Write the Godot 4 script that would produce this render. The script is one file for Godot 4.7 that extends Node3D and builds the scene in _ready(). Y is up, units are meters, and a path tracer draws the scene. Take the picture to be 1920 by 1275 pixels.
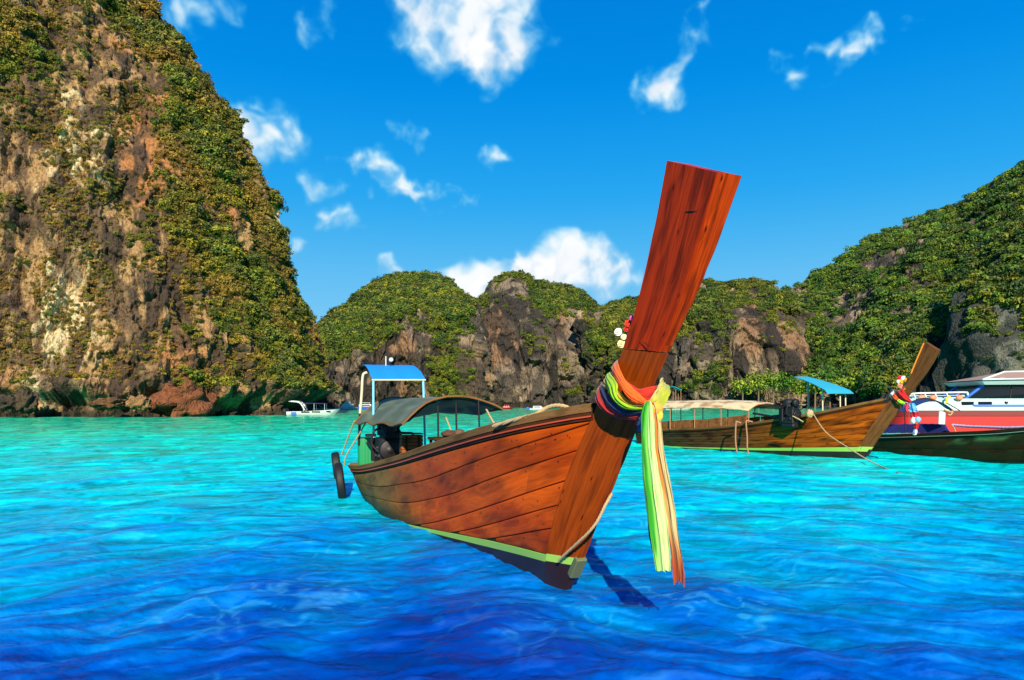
extends Node3D
# Lens and viewpoint: focal length in photo pixels, eye height above the water, horizon row, centre column.
const F := 1350.0
const EYE := 1.4
const HY := 756.0
const CX := 960.0

var rng := RandomNumberGenerator.new()
var taken := {}
var M := {}

# ---------------------------------------------------------------- mesh builder
class MB:
	var v := PackedVector3Array()
	var n := PackedVector3Array()
	var uv := PackedVector2Array()
	var c := PackedColorArray()
	var ix := PackedInt32Array()
	var col := Color.WHITE

	func grid(p: PackedVector3Array, nu: int, nv: int, us := 1.0, vs := 1.0, cols := PackedColorArray()) -> void:
		var base := v.size()
		var nn := PackedVector3Array()
		nn.resize(nu * nv)
		for i in nu - 1:
			for j in nv - 1:
				var a := i * nv + j
				var b := a + nv
				var f := (p[b + 1] - p[a]).cross(p[b] - p[a])
				var g := (p[a + 1] - p[a]).cross(p[b + 1] - p[a])
				nn[a] += f + g
				nn[b] += f
				nn[b + 1] += f + g
				nn[a + 1] += g
				ix.append_array(PackedInt32Array([base + a, base + b, base + b + 1, base + a, base + b + 1, base + a + 1]))
		for i in nu * nv:
			nn[i] = nn[i].normalized() if nn[i].length_squared() > 1e-20 else Vector3.UP
		v.append_array(p)
		n.append_array(nn)
		for i in nu:
			for j in nv:
				uv.append(Vector2(us * i / maxf(1, nu - 1), vs * j / maxf(1, nv - 1)))
		if cols.size() == nu * nv:
			c.append_array(cols)
		else:
			for i in nu * nv:
				c.append(col)

	func tri(a: Vector3, b: Vector3, d: Vector3, mid: Vector3) -> void:
		var f := (d - a).cross(b - a)
		if f.dot((a + b + d) / 3.0 - mid) < 0:
			var k := b
			b = d
			d = k
			f = -f
		f = f.normalized()
		var base := v.size()
		for q in [a, b, d]:
			v.append(q)
			n.append(f)
			c.append(col)
			var w := f.abs()
			if w.x > w.y and w.x > w.z:
				uv.append(Vector2(q.z, q.y))
			elif w.y > w.z:
				uv.append(Vector2(q.z, q.x))
			else:
				uv.append(Vector2(q.x, q.y))
		ix.append_array(PackedInt32Array([base, base + 1, base + 2]))

	func quad(a: Vector3, b: Vector3, d: Vector3, e: Vector3, mid: Vector3) -> void:
		tri(a, b, d, mid)
		tri(a, d, e, mid)

	func box(at: Vector3, s: Vector3, bs := Basis(), bev := 0.004) -> void:
		var h := s * 0.5
		bev = minf(bev, minf(h.x, minf(h.y, h.z)) * 0.6)
		var pt := func(k: int, sg: Vector3) -> Vector3:
			var q := h - Vector3(bev, bev, bev)
			q[k] = h[k]
			return at + bs * (q * sg)
		for k in 3:
			var k1 := (k + 1) % 3
			var k2 := (k + 2) % 3
			for s1: int in [-1, 1]:
				var co := []
				for e in [[-1, -1], [1, -1], [1, 1], [-1, 1]]:
					var sg := Vector3()
					sg[k] = s1
					sg[k1] = e[0]
					sg[k2] = e[1]
					co.append(pt.call(k, sg))
				quad(co[0], co[1], co[2], co[3], at)
				if bev > 0.0:
					for s2: int in [-1, 1]:
						var ed := []
						for s3: int in [-1, 1]:
							var sg := Vector3()
							sg[k1] = s1
							sg[k2] = s2
							sg[k] = s3
							ed.append(pt.call(k1, sg))
							ed.append(pt.call(k2, sg))
						quad(ed[0], ed[1], ed[3], ed[2], at)
		if bev > 0.0:
			for a: int in [-1, 1]:
				for b: int in [-1, 1]:
					for d: int in [-1, 1]:
						var sg := Vector3(a, b, d)
						tri(pt.call(0, sg), pt.call(1, sg), pt.call(2, sg), at)

	func tube(path: Array, r: Variant, sides := 8, caps := true) -> void:
		var base := v.size()
		var m := path.size()
		var up := Vector3.UP
		var length := 0.0
		for i in m:
			var t: Vector3 = (path[mini(i + 1, m - 1)] - path[maxi(i - 1, 0)]).normalized()
			if absf(t.dot(up)) > 0.95:
				up = Vector3.RIGHT if absf(t.x) < 0.9 else Vector3.BACK
			var x := t.cross(up).normalized()
			up = x.cross(t).normalized()
			var rad: float = r[i] if r is Array else r
			if i > 0:
				length += (path[i] - path[i - 1]).length()
			for k in sides + 1:
				var an := TAU * k / sides
				var d := x * cos(an) + up * sin(an)
				v.append(path[i] + d * rad)
				n.append(d)
				uv.append(Vector2(length, float(k) / sides))
				c.append(col)
		for i in m - 1:
			for k in sides:
				var a := base + i * (sides + 1) + k
				var b := a + sides + 1
				ix.append_array(PackedInt32Array([a, b, b + 1, a, b + 1, a + 1]) if false else PackedInt32Array([a, b + 1, b, a, a + 1, b + 1]))
		if caps:
			for e: int in [0, m - 1]:
				var mid: Vector3 = path[m / 2] if m > 2 else (path[0] + path[m - 1]) * 0.5
				for k in sides:
					tri(path[e], v[base + e * (sides + 1) + k], v[base + e * (sides + 1) + k + 1], mid)

	func ball(at: Vector3, r: Vector3, bs := Basis(), lat := 8, lon := 12, rough := 0.0, seed_ := 1) -> void:
		var p := PackedVector3Array()
		var nz := FastNoiseLite.new()
		nz.seed = seed_
		nz.frequency = 0.9
		for i in lon + 1:
			for j in lat + 1:
				var a := TAU * (i % lon) / lon
				var b := PI * j / lat
				var d := Vector3(cos(a) * sin(b), cos(b), sin(a) * sin(b))
				p.append(at + bs * (d * r * (1.0 + rough * nz.get_noise_3dv(d * 2.0 + at))))
		grid(p, lon + 1, lat + 1)

	func lathe(at: Vector3, bs: Basis, prof: Array, sides := 20) -> void:
		var p := PackedVector3Array()
		for i in sides + 1:
			var a := TAU * (i % sides) / sides
			for q: Vector2 in prof:
				p.append(at + bs * Vector3(cos(a) * q.x, q.y, sin(a) * q.x))
		grid(p, sides + 1, prof.size())

	func mesh() -> ArrayMesh:
		var arr := []
		arr.resize(Mesh.ARRAY_MAX)
		arr[Mesh.ARRAY_VERTEX] = v
		arr[Mesh.ARRAY_NORMAL] = n
		arr[Mesh.ARRAY_TEX_UV] = uv
		arr[Mesh.ARRAY_COLOR] = c
		arr[Mesh.ARRAY_INDEX] = ix
		var m := ArrayMesh.new()
		m.add_surface_from_arrays(Mesh.PRIMITIVE_TRIANGLES, arr)
		return m

# ---------------------------------------------------------------- scene helpers
func numbered(s: String) -> String:
	taken[s] = taken.get(s, -1) + 1
	return s if taken[s] == 0 else "%s_%03d" % [s, taken[s]]

func tag(o: Node, label: String, category: String, group := "", kind := "") -> Node:
	if label: o.set_meta("label", label)
	if category: o.set_meta("category", category)
	if group: o.set_meta("group", group)
	if kind: o.set_meta("kind", kind)
	return o

func thing(called: String, label: String, category: String, at := Vector3.ZERO, turn := 0.0, group := "") -> Node3D:
	var o := Node3D.new()
	o.name = numbered(called)
	add_child(o)
	o.position = at
	o.rotation.y = turn
	tag(o, label, category, group)
	return o

func obj(called: String, mb: MB, mat: Material, parent: Node = null) -> MeshInstance3D:
	var o := MeshInstance3D.new()
	o.mesh = mb.mesh()
	o.material_override = null
	o.mesh.surface_set_material(0, mat)
	if parent == null or parent == self:
		o.name = numbered(called)
		add_child(o)
	else:
		var k := 0
		var nm := called
		while parent.has_node(nm):
			k += 1
			nm = "%s_%03d" % [called, k]
		o.name = nm
		parent.add_child(o, true)
	return o

func P(x: float, y: float, d: float) -> Vector3:
	return Vector3((x - CX) * d / F, EYE - (y - HY) * d / F, -d)

func wd(y: float) -> float:
	return F * EYE / (y - HY)

func nz(seed_: int, freq: float, oct := 4, type := FastNoiseLite.TYPE_SIMPLEX_SMOOTH) -> FastNoiseLite:
	var f := FastNoiseLite.new()
	f.noise_type = type
	f.seed = seed_
	f.frequency = freq
	f.fractal_octaves = oct
	if oct <= 1:
		f.fractal_type = FastNoiseLite.FRACTAL_NONE
	return f

func tab(a: Array, x: float, k := 1) -> float:          # linear table, rows sorted by column 0
	if x <= a[0][0]: return a[0][k]
	for i in range(1, a.size()):
		if x <= a[i][0]:
			return lerpf(a[i - 1][k], a[i][k], (x - a[i - 1][0]) / (a[i][0] - a[i - 1][0]))
	return a[-1][k]

func fine_tab(a: Array, n := 40) -> Array:                # the same table with rounded corners
	var o := []
	var x0: float = a[0][0]
	var x1: float = a[-1][0]
	var w := (x1 - x0) / n * 2.5
	for i in n + 1:
		var x := lerpf(x0, x1, float(i) / n)
		var row := [x]
		var r := minf(w, minf(x - x0, x1 - x))
		for k in range(1, a[0].size()):
			var t := 0.0
			for q in 9: t += tab(a, x + r * (q - 4) / 4.0, k)
			row.append(t / 9.0)
		o.append(row)
	return o

func curve(pts: Array, t: float) -> Vector3:             # Catmull-Rom through points
	var m := pts.size() - 1
	var f := clampf(t, 0, 1) * m
	var i := mini(int(f), m - 1)
	f -= i
	return (pts[i] as Vector3).cubic_interpolate(pts[i + 1], pts[maxi(i - 1, 0)], pts[mini(i + 2, m)], f)

func smooth(pts: Array, k: int) -> Array:
	var o := []
	for i in k + 1:
		o.append(curve(pts, float(i) / k))
	return o

func mat(col: Color, rough := 0.7, metal := 0.0, vc := false) -> StandardMaterial3D:
	var m := StandardMaterial3D.new()
	m.albedo_color = col
	m.roughness = rough
	m.metallic = metal
	m.vertex_color_use_as_albedo = vc
	m.vertex_color_is_srgb = true
	return m

func noise_tex(n: FastNoiseLite, size := 512, ramp: Array = []) -> NoiseTexture2D:
	var t := NoiseTexture2D.new()
	t.width = size
	t.height = size
	t.seamless = true
	t.noise = n
	if ramp.size():
		var g := Gradient.new()
		g.offsets = PackedFloat32Array()
		g.colors = PackedColorArray()
		for q in ramp:
			g.add_point(q[0], q[1])
		t.color_ramp = g
	return t

func wood_image(seed_: int, w: int, h: int, dark: float, knots: int) -> ImageTexture:
	# grain that runs along x; grey factors round 0.8, multiplied with the stain colour
	var im := Image.create(w, h, false, Image.FORMAT_RGB8)
	var a := nz(seed_, 0.012, 3)
	var b := nz(seed_ + 1, 0.09, 3)
	var d := nz(seed_ + 2, 0.008, 4)
	var kn := []
	var r := RandomNumberGenerator.new()
	r.seed = seed_
	for i in knots:
		kn.append(Vector3(r.randf() * w, r.randf() * h, r.randf_range(3, 7)))
	for y in h:
		for x in w:
			var wy := y + 10.0 * a.get_noise_2d(x * 0.35, y * 1.2)
			for k: Vector3 in kn:
				var dd := Vector2((x - k.x) * 0.35, y - k.y)
				if dd.length_squared() < 900:
					wy += signf(y - k.y) * k.z * exp(-dd.length_squared() / (k.z * k.z * 4.0))
			var g := 0.5 + 0.5 * a.get_noise_2d(x * 0.12, wy * 9.0)
			var f := 0.5 + 0.5 * b.get_noise_2d(x * 0.12, wy * 4.0)
			var s := 0.5 + 0.5 * d.get_noise_2d(x * 0.5, y * 2.2)
			var t := 1.0 - dark * (0.6 * g + 0.45 * f + 0.5 * smoothstep(0.4, 0.8, s))
			for k: Vector3 in kn:
				var dd := Vector2((x - k.x) * 0.45, y - k.y)
				t *= 1.0 - 0.75 * exp(-dd.length_squared() / (k.z * k.z * 0.35))
			im.set_pixel(x, y, Color(t, t * (0.97 + 0.05 * f), t * (0.94 + 0.08 * g)))
	im.generate_mipmaps()
	return ImageTexture.create_from_image(im)

# ---------------------------------------------------------------- sky
func make_sky() -> PanoramaSkyMaterial:
	var w := 4096
	var h := 2048
	var im := Image.create(w, h, false, Image.FORMAT_RGB8)
	var ramp := [[-90.0, Color(0.40, 0.72, 0.90)], [0.0, Color(0.58, 0.84, 0.96)], [5.0, Color(0.51, 0.80, 0.96)], [10.0, Color(0.38, 0.74, 0.95)], [16.0, Color(0.16, 0.65, 0.94)], [24.0, Color(0.01, 0.55, 0.90)], [34.0, Color(0.0, 0.47, 0.83)], [60.0, Color(0.0, 0.40, 0.76)], [90.0, Color(0.0, 0.38, 0.76)]]
	var soft := nz(5, 0.02, 3)
	for y in h:
		var el := 90.0 - (y + 0.5) * 180.0 / h
		var c: Color = ramp[-1][1]
		for i in range(1, ramp.size()):
			if el <= ramp[i][0]:
				c = (ramp[i - 1][1] as Color).lerp(ramp[i][1], (el - ramp[i - 1][0]) / (ramp[i][0] - ramp[i - 1][0]))
				break
		im.fill_rect(Rect2i(0, y, w, 1), c)
	# clouds: azimuth (degrees right of -z), elevation, half widths, tilt, density, wispiness
	var clouds := []
	for q in [[880, 40, 125, 90, 0.0, 1.25, 0.9], [905, 100, 60, 55, 0.3, 0.9, 1.0], [800, 15, 40, 40, 0.0, 0.6, 1.2],
			[508, 250, 66, 56, 0.5, 0.85, 1.1], [470, 225, 40, 30, 0.3, 0.45, 1.3], [592, 345, 36, 26, 0.2, 0.8, 1.2], [632, 415, 40, 36, -0.2, 0.7, 1.3],
			[735, 335, 95, 30, -0.35, 0.85, 1.4], [800, 370, 70, 26, -0.2, 0.5, 1.6], [777, 265, 42, 16, -0.6, 0.6, 1.6], [925, 290, 34, 14, -0.5, 0.5, 1.6], [885, 392, 16, 9, 0.0, 0.4, 1.5],
			[1236, 150, 44, 48, 0.5, 0.66, 1.3], [1290, 75, 55, 24, 0.9, 0.55, 1.5], [1245, 120, 30, 22, 0.3, 0.5, 1.4], [1590, 92, 75, 26, 0.15, 0.55, 1.7], [1500, 140, 40, 22, -0.4, 0.5, 1.6], [1560, 75, 30, 14, 0.2, 0.45, 1.6],
			[335, 22, 42, 30, -0.5, 0.7, 1.3], [407, 8, 30, 22, 0.0, 0.65, 1.3], [597, 25, 28, 34, -1.0, 0.5, 1.5],
			[888, 528, 85, 42, 0.05, 1.3, 0.8], [905, 570, 60, 50, 0.0, 1.2, 0.8], [1062, 488, 105, 52, 0.1, 1.3, 0.9], [1125, 525, 85, 36, -0.2, 1.0, 1.0], [985, 500, 60, 34, 0.2, 0.9, 1.0], [1000, 520, 55, 26, 0.2, 0.9, 1.1], [1160, 500, 36, 26, 0.3, 0.7, 1.3],
			[726, 510, 26, 20, 0.0, 0.7, 1.3], [692, 536, 18, 12, 0.0, 0.55, 1.3], [545, 477, 30, 12, 0.2, 0.4, 1.5], [1330, 720, 200, 60, 0.0, 0.35, 1.3], [600, 700, 160, 60, 0.0, 0.3, 1.3]]:
		var dx: float = (q[0] - CX) / F
		clouds.append([rad_to_deg(atan(dx)), rad_to_deg(atan((HY - q[1]) / F / sqrt(1 + dx * dx))), rad_to_deg(q[2] / F), rad_to_deg(q[3] / F), q[4], q[5], q[6]])
	var seen_ := clouds.duplicate()
	var r := RandomNumberGenerator.new()
	r.seed = 11
	for turn: float in [80.0, 160.0, 240.0]:              # the same kind of scattered cloud all round
		for q in seen_:
			clouds.append([q[0] * 1.05 + turn + 15.0 + r.randf_range(-9, 9), q[1] + r.randf_range(-1, 5), q[2], q[3], q[4], q[5], q[6]])
	var fa := nz(3, 0.22, 6)
	var fb := nz(8, 0.09, 3)
	for q in clouds:
		var reach: float = maxf(q[2], q[3]) * 1.9
		var ce: float = cos(deg_to_rad(q[1]))
		var y0 := maxi(0, int((90.0 - q[1] - reach) / 180.0 * h))
		var y1 := mini(h / 2, int((90.0 - q[1] + reach) / 180.0 * h))
		var x0 := int((q[0] - reach / ce) / 360.0 * w)
		var x1 := int((q[0] + reach / ce) / 360.0 * w)
		var ca := cos(q[4])
		var sa := sin(q[4])
		for y in range(y0, y1):
			var el := 90.0 - (y + 0.5) * 180.0 / h
			for x in range(x0, x1):
				var az := (x + 0.5) * 360.0 / w
				var px: float = (az - q[0]) * ce
				var py: float = el - q[1]
				var X: float = az * ce
				var wx := 1.3 * fb.get_noise_2d(X * 2.2, el * 2.2 + 40.0)
				var wy := 1.3 * fb.get_noise_2d(X * 2.2 + 90.0, el * 2.2)
				var ux: float = ((px + wx) * ca + (py + wy) * sa) / q[2]
				var uy: float = (-(px + wx) * sa + (py + wy) * ca) / q[3]
				var rr := ux * ux + uy * uy
				if rr > 2.2: continue
				var f := fa.get_noise_2d(X * 2.0 + wx * 1.2, el * 2.0 + wy * 1.2)
				var g := fa.get_noise_2d(X * 0.8 + 200.0, el * 0.8)
				var dens: float = 0.88 * q[5] * (1.05 - rr * 0.80) + q[6] * (0.50 * f + 0.30 * g) - 0.05
				var al := smoothstep(-0.02, 1.15, dens)
				if al <= 0.003: continue
				var xx := posmod(x, w)
				var cl := Color(0.84, 0.89, 0.96).lerp(Color(1, 1, 1), smoothstep(0.25, 1.0, dens + 0.35 * uy + 0.3 * f))
				im.set_pixel(xx, y, im.get_pixel(xx, y).lerp(cl, al * 0.97))
	var s := PanoramaSkyMaterial.new()
	s.panorama = ImageTexture.create_from_image(im)
	s.energy_multiplier = 0.66
	return s

# ---------------------------------------------------------------- water
func make_water() -> void:
	var rad := PackedFloat32Array()
	var d := 0.4
	while d < 2500.0:
		rad.append(d)
		d *= 1.006 if d > 2.5 and d < 40.0 else (1.012 if d < 200.0 and d > 1.5 else 1.06)
	var ang := PackedFloat32Array()
	var a := -44.0
	while a <= 44.0:
		ang.append(a)
		a += 0.2
	a = 47.0
	while a < 316.0:
		ang.append(a)
		a += 4.0
	ang.append(316.0)
	var nu := rad.size()
	var nv := ang.size()
	var w1 := nz(21, 0.55, 3)
	var w2 := nz(22, 1.6, 3)
	var w3 := nz(23, 0.12, 2)
	var warp := nz(24, 0.35, 2)
	var tone := nz(25, 0.16, 4)
	var caustics := nz(26, 1.5, 1, FastNoiseLite.TYPE_CELLULAR)
	caustics.cellular_return_type = FastNoiseLite.RETURN_DISTANCE2_SUB
	caustics.cellular_jitter = 1.0
	var pts := PackedVector3Array()
	var cols := PackedColorArray()
	var stops := [[1.5, Color(0.0, 0.20, 0.53)], [3.4, Color(0.0, 0.25, 0.61)], [4.3, Color(0.0, 0.32, 0.68)], [5.5, Color(0.0, 0.43, 0.75)], [7.7, Color(0.0, 0.55, 0.78)], [10.0, Color(0.0, 0.64, 0.80)], [14.0, Color(0.0, 0.73, 0.80)], [22.0, Color(0.02, 0.77, 0.76)], [45.0, Color(0.04, 0.77, 0.62)], [130.0, Color(0.05, 0.67, 0.50)]]
	for i in nu:
		var r := rad[i]
		var fade := 1.0 / (1.0 + r / 120.0)
		for j in nv:
			var an := deg_to_rad(ang[j])
			var x := r * sin(an)
			var z := -r * cos(an)
			var wx := 0.35 * warp.get_noise_2d(x, z)
			var wz := 0.35 * warp.get_noise_2d(x + 50.0, z)
			# ripples spread in wide arcs towards the shore
			var rx := x + wx - 0.6
			var rz := z + wz - 0.8
			var uz := sqrt(rx * rx + rz * rz) * 1.25
			var ux := atan2(rx, -rz) * (5.0 + 0.12 * uz)
			var h1 := w1.get_noise_2d(ux, uz)
			var h2 := 1.0 - 2.0 * absf(w2.get_noise_2d(ux * 1.1, uz))
			var h3 := w3.get_noise_2d(x, z)
			var y := (0.075 * h1 + 0.04 * w1.get_noise_2d(ux * 1.9 + 70.0, uz * 2.9) + 0.010 * h2 + 0.03 * h3) - 0.005
			pts.append(Vector3(x, y, z))
			# graduated tone painted in by distance: deep blue near the viewer, turquoise beyond
			var t := r * exp(0.40 * tone.get_noise_2d(x * 1.4, z) + 0.30 * tone.get_noise_2d(ux * 4.0 + 30.0, uz * 9.0) - 0.25 * h1)
			var c: Color = stops[-1][1]
			for k in range(stops.size()):
				if t <= stops[k][0]:
					c = stops[k][1] if k == 0 else (stops[k - 1][1] as Color).lerp(stops[k][1], log(t / stops[k - 1][0]) / log(stops[k][0] / stops[k - 1][0]))
					break
			var sk := 0.7 * tone.get_noise_2d(ux * 6.0 + 130.0, uz * 20.0) + 0.5 * tone.get_noise_2d(ux * 15.0 + 30.0, uz * 48.0) - 0.35 * h1  # wave-slope shading painted into the colour as dark and pale streaks
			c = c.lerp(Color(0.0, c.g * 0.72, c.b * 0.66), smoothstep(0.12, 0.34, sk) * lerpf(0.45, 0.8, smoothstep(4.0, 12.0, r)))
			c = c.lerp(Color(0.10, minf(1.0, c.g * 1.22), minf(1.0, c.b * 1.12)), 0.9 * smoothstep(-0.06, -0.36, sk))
			# thin caustic lines of light painted into the water colour, in patches
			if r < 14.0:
				var fo := caustics.get_noise_2d(x + 0.35 * warp.get_noise_2d(x * 6.0, z * 6.0), z * 1.25 + 0.35 * warp.get_noise_2d(x * 6.0 + 9.0, z * 6.0))
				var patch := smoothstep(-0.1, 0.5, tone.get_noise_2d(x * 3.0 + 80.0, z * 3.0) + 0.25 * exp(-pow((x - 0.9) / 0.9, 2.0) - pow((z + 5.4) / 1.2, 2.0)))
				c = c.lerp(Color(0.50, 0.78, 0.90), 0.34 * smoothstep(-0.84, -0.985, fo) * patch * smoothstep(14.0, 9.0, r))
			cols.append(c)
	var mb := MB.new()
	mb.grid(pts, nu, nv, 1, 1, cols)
	for i in mb.uv.size():
		mb.uv[i] = Vector2(pts[i].x, pts[i].z) * 0.7
	var m := mat(Color.WHITE, 0.10, 0.0, true)
	m.metallic_specular = 0.06
	m.heightmap_enabled = true
	m.heightmap_scale = 1.0
	m.heightmap_texture = noise_tex(nz(31, 0.02, 4), 512)
	M.water = m
	tag(obj("water", mb, m), "rippled bay water, deep blue near the viewer and turquoise towards the cliffs", "water", "", "structure")

# ---------------------------------------------------------------- hills
func crown_mesh(seed_: int, cards: int, size: float, flat: float) -> ArrayMesh:
	var r := RandomNumberGenerator.new()
	r.seed = seed_
	var mb := MB.new()
	var lobes := []
	for i in 6:
		lobes.append(Vector3(r.randf_range(-0.55, 0.55), r.randf_range(-0.2, 0.45) * flat, r.randf_range(-0.55, 0.55)))
	for i in cards:
		var lobe: Vector3 = lobes[i % lobes.size()]
		var dir := Vector3(r.randfn(), r.randfn() * 0.9 + 0.25, r.randfn()).normalized()
		var at := lobe + dir * Vector3(0.5, 0.5 * flat, 0.5) * pow(r.randf(), 0.25)
		var nrm := (dir + Vector3(r.randfn(), r.randfn() + 0.6, r.randfn()) * 0.45).normalized()
		var x := nrm.cross(Vector3(r.randfn(), r.randfn(), r.randfn())).normalized()
		var y := nrm.cross(x)
		var s := size * r.randf_range(0.6, 1.25)
		var q := [at - x * s, at + y * s * 0.55 + nrm * s * 0.15, at + x * s, at - y * s * 0.55 + nrm * s * 0.15]
		var g := r.randf_range(0.78, 1.12)
		mb.col = Color(g, g * r.randf_range(0.95, 1.03), g * 0.9)
		mb.tri(q[0], q[1], q[2], at - nrm)
		mb.tri(q[0], q[2], q[3], at - nrm)
	return mb.mesh()

func hill(called: String, label: String, cols: Array, o: Dictionary) -> void:
	var nu: int = o.nu
	var nv: int = o.nv
	var nb: int = 14
	var sd: int = o.seed
	var rows := nv + nb
	var x0: float = cols[0][0]
	var x1: float = cols[-1][0]
	var base := PackedVector3Array()
	var lip: float = o.get("lip", 0.0)
	var pw: float = o.get("pw", 4.0)
	var lin: float = o.get("lin", 0.3)
	for i in nu:
		var px := lerpf(x0, x1, float(i) / (nu - 1))
		var db := tab(cols, px, 1)
		var sb := tab(cols, px, 3)
		var dt := db + sb
		var ty := EYE + (HY - tab(cols, px, 2)) * dt / F
		for j in rows:
			var dd: float
			var y: float
			if j < nv:
				var v := -0.04 + 1.04 * j / (nv - 1)
				var g := lin * maxf(v, 0) + (1.0 - lin) * pow(maxf(v, 0), pw)
				dd = db + sb * g
				y = ty * v if v > 0 else v * 40.0
			else:
				var b := float(j - nv + 1) / nb
				dd = dt + b * maxf(6.0, ty * 0.9)
				y = ty * (1.0 - pow(b, 1.6)) - 3.0 * b
			base.append(Vector3((px - CX) / F * dd, y, -dd))
	# outward normals of the plain shape
	var nrm := PackedVector3Array()
	nrm.resize(base.size())
	for i in nu:
		for j in rows:
			var a := base[mini(i + 1, nu - 1) * rows + j] - base[maxi(i - 1, 0) * rows + j]
			var b := base[i * rows + mini(j + 1, rows - 1)] - base[i * rows + maxi(j - 1, 0)]
			nrm[i * rows + j] = a.cross(b).normalized()
	var k: float = o.scale                                  # size of the features in metres relative to the near cliff
	var big := nz(sd, 0.035 / k, 3)
	var flute := nz(sd + 1, 0.16 / k, 4)
	var ridge := nz(sd + 6, 0.10 / k, 4)
	ridge.fractal_type = FastNoiseLite.FRACTAL_RIDGED
	var block := nz(sd + 7, 0.30 / k, 1, FastNoiseLite.TYPE_CELLULAR)
	block.cellular_return_type = FastNoiseLite.RETURN_CELL_VALUE
	var crack := nz(sd + 2, 0.22 / k, 2, FastNoiseLite.TYPE_CELLULAR)
	crack.cellular_return_type = FastNoiseLite.RETURN_DISTANCE2_SUB
	var fine := nz(sd + 3, 0.55 / k, 4)
	var vegn := nz(sd + 4, (0.07 if k < 2.0 else 0.13) / k, 4)
	var tone := nz(sd + 5, 0.06 / k, 4)
	var amp: float = o.amp
	var p := PackedVector3Array()
	var cl := PackedColorArray()
	var vg := PackedFloat32Array()
	var pal: Array = o.rock
	for i in nu:
		var px := lerpf(x0, x1, float(i) / (nu - 1))
		for j in rows:
			var q := base[i * rows + j]
			var w := nrm[i * rows + j]
			var steep := 1.0 - clampf(w.y, 0, 1)
			var f := flute.get_noise_3d(q.x, q.y * 0.22, q.z)
			var cr := crack.get_noise_3d(q.x * 1.1, q.y * 0.55, q.z * 1.1)
			var fi := fine.get_noise_3d(q.x, q.y * 0.7, q.z)
			var bg := big.get_noise_3d(q.x, q.y * 0.6, q.z)
			var fade := 1.0 if j < nv - 4 else 0.6
			var wq := Vector3(q.x + 2.0 * k * f, q.y + 2.0 * k * fi, q.z + 2.0 * k * f)
			var rd := ridge.get_noise_3d(wq.x, wq.y * (0.30 if k < 2.0 else 0.16), wq.z)
			var bk := block.get_noise_3d(wq.x * 1.2, wq.y * 0.7, wq.z * 1.2)
			var bk2 := block.get_noise_3d(wq.x * 3.1 + 9.0, wq.y * 2.2, wq.z * 3.1)
			var gr := ridge.get_noise_3d(wq.x * (2.6 if k < 2.0 else 5.0), wq.y * 0.35, wq.z * (2.6 if k < 2.0 else 5.0) + 60.0)
			var rough_: float = o.get("rough", 1.0)
			var dsp: float = amp * fade * (2.6 * bg + rough_ * steep * (2.4 * rd * k * 0.6 + 0.75 * gr * minf(k, 1.6) + 0.8 * bk * k * 0.5 + 0.4 * bk2 * k * 0.6 + 0.6 * minf(cr + 0.45, 0.35)) + 0.6 * fi)
			if lip > 0.0 and q.y < 4.5:
				var top := 2.5 + 0.9 * tone.get_noise_2d(q.x * 3.0, q.z * 3.0) + 0.6 * f
				dsp -= lip * smoothstep(top, top - 1.5, q.y) * (0.75 + 0.5 * tone.get_noise_2d(q.x * 2.0, q.z * 2.0 + 50.0))
				dsp += lip * 0.25 * exp(-pow((q.y - top - 0.5) / 0.7, 2.0))
			p.append(q + Vector3(w.x, w.y * 0.6, w.z) * dsp)
			# stone: pale, tan, rust and dark stain running down the face
			var st := flute.get_noise_3d(q.x * 2.2 + 70.0, q.y * 0.14, q.z * 2.2)
			var tn := tone.get_noise_3d(q.x, q.y * 0.5, q.z)
			var c: Color = pal[0]
			c = c.lerp(pal[1], smoothstep(0.16, 0.5, tn + 0.3 * fi + 0.15 * bk2))
			c = c.lerp(pal[2], smoothstep(0.10, 0.40, tone.get_noise_3d(q.x + 300.0, q.y * 0.6, q.z) + 0.25 * f))
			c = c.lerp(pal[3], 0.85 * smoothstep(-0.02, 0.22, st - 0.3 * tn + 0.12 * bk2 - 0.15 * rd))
			c = c.lerp(pal[3], 0.7 * smoothstep(0.05, -0.45, gr))  # grooves here and cracks below darkened: relief shade painted into the stone
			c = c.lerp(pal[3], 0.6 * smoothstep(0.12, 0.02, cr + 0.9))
			var ve: float = vegn.get_noise_3d(q.x, q.y * (0.55 if k < 2.0 else 0.4), q.z) + o.veg_bias
			var vv := clampf((q.y - 0.5) / maxf(1.0, base[i * rows + nv - 1].y), 0, 1)
			ve += o.get("veg_up", 0.5) * (vv - 0.45) + (0.55 * w.y) + 0.5 * fi - 0.24 * rd + 0.2 * bk - 0.16 * gr
			for e in o.get("veg_px", []):                    # greener or barer stretches: [along, height, radius along, radius height, amount]
				ve += e[4] * exp(-pow((px - e[0]) / e[2], 2.0) - pow((vv - e[1]) / e[3], 2.0))
			if q.y < o.get("veg_low", 3.0): ve -= 0.8
			vg.append(ve)
			c = c.lerp(o.moss, smoothstep(-0.15, 0.25, ve) * 0.75)
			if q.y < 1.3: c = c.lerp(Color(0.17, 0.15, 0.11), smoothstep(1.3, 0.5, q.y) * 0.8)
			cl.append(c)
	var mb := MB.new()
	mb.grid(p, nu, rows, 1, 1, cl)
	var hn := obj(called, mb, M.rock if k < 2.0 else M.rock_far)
	tag(hn, label, o.get("cat", "cliff"), o.get("group", ""), "structure")
	# shrubs and small trees rooted on it
	var sets := [[], [], []]
	var tries: int = o.plants
	var n_ := mb.n
	var r := RandomNumberGenerator.new()
	r.seed = sd * 7 + 1
	var tufts: int = o.get("tufts", 0)
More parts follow.
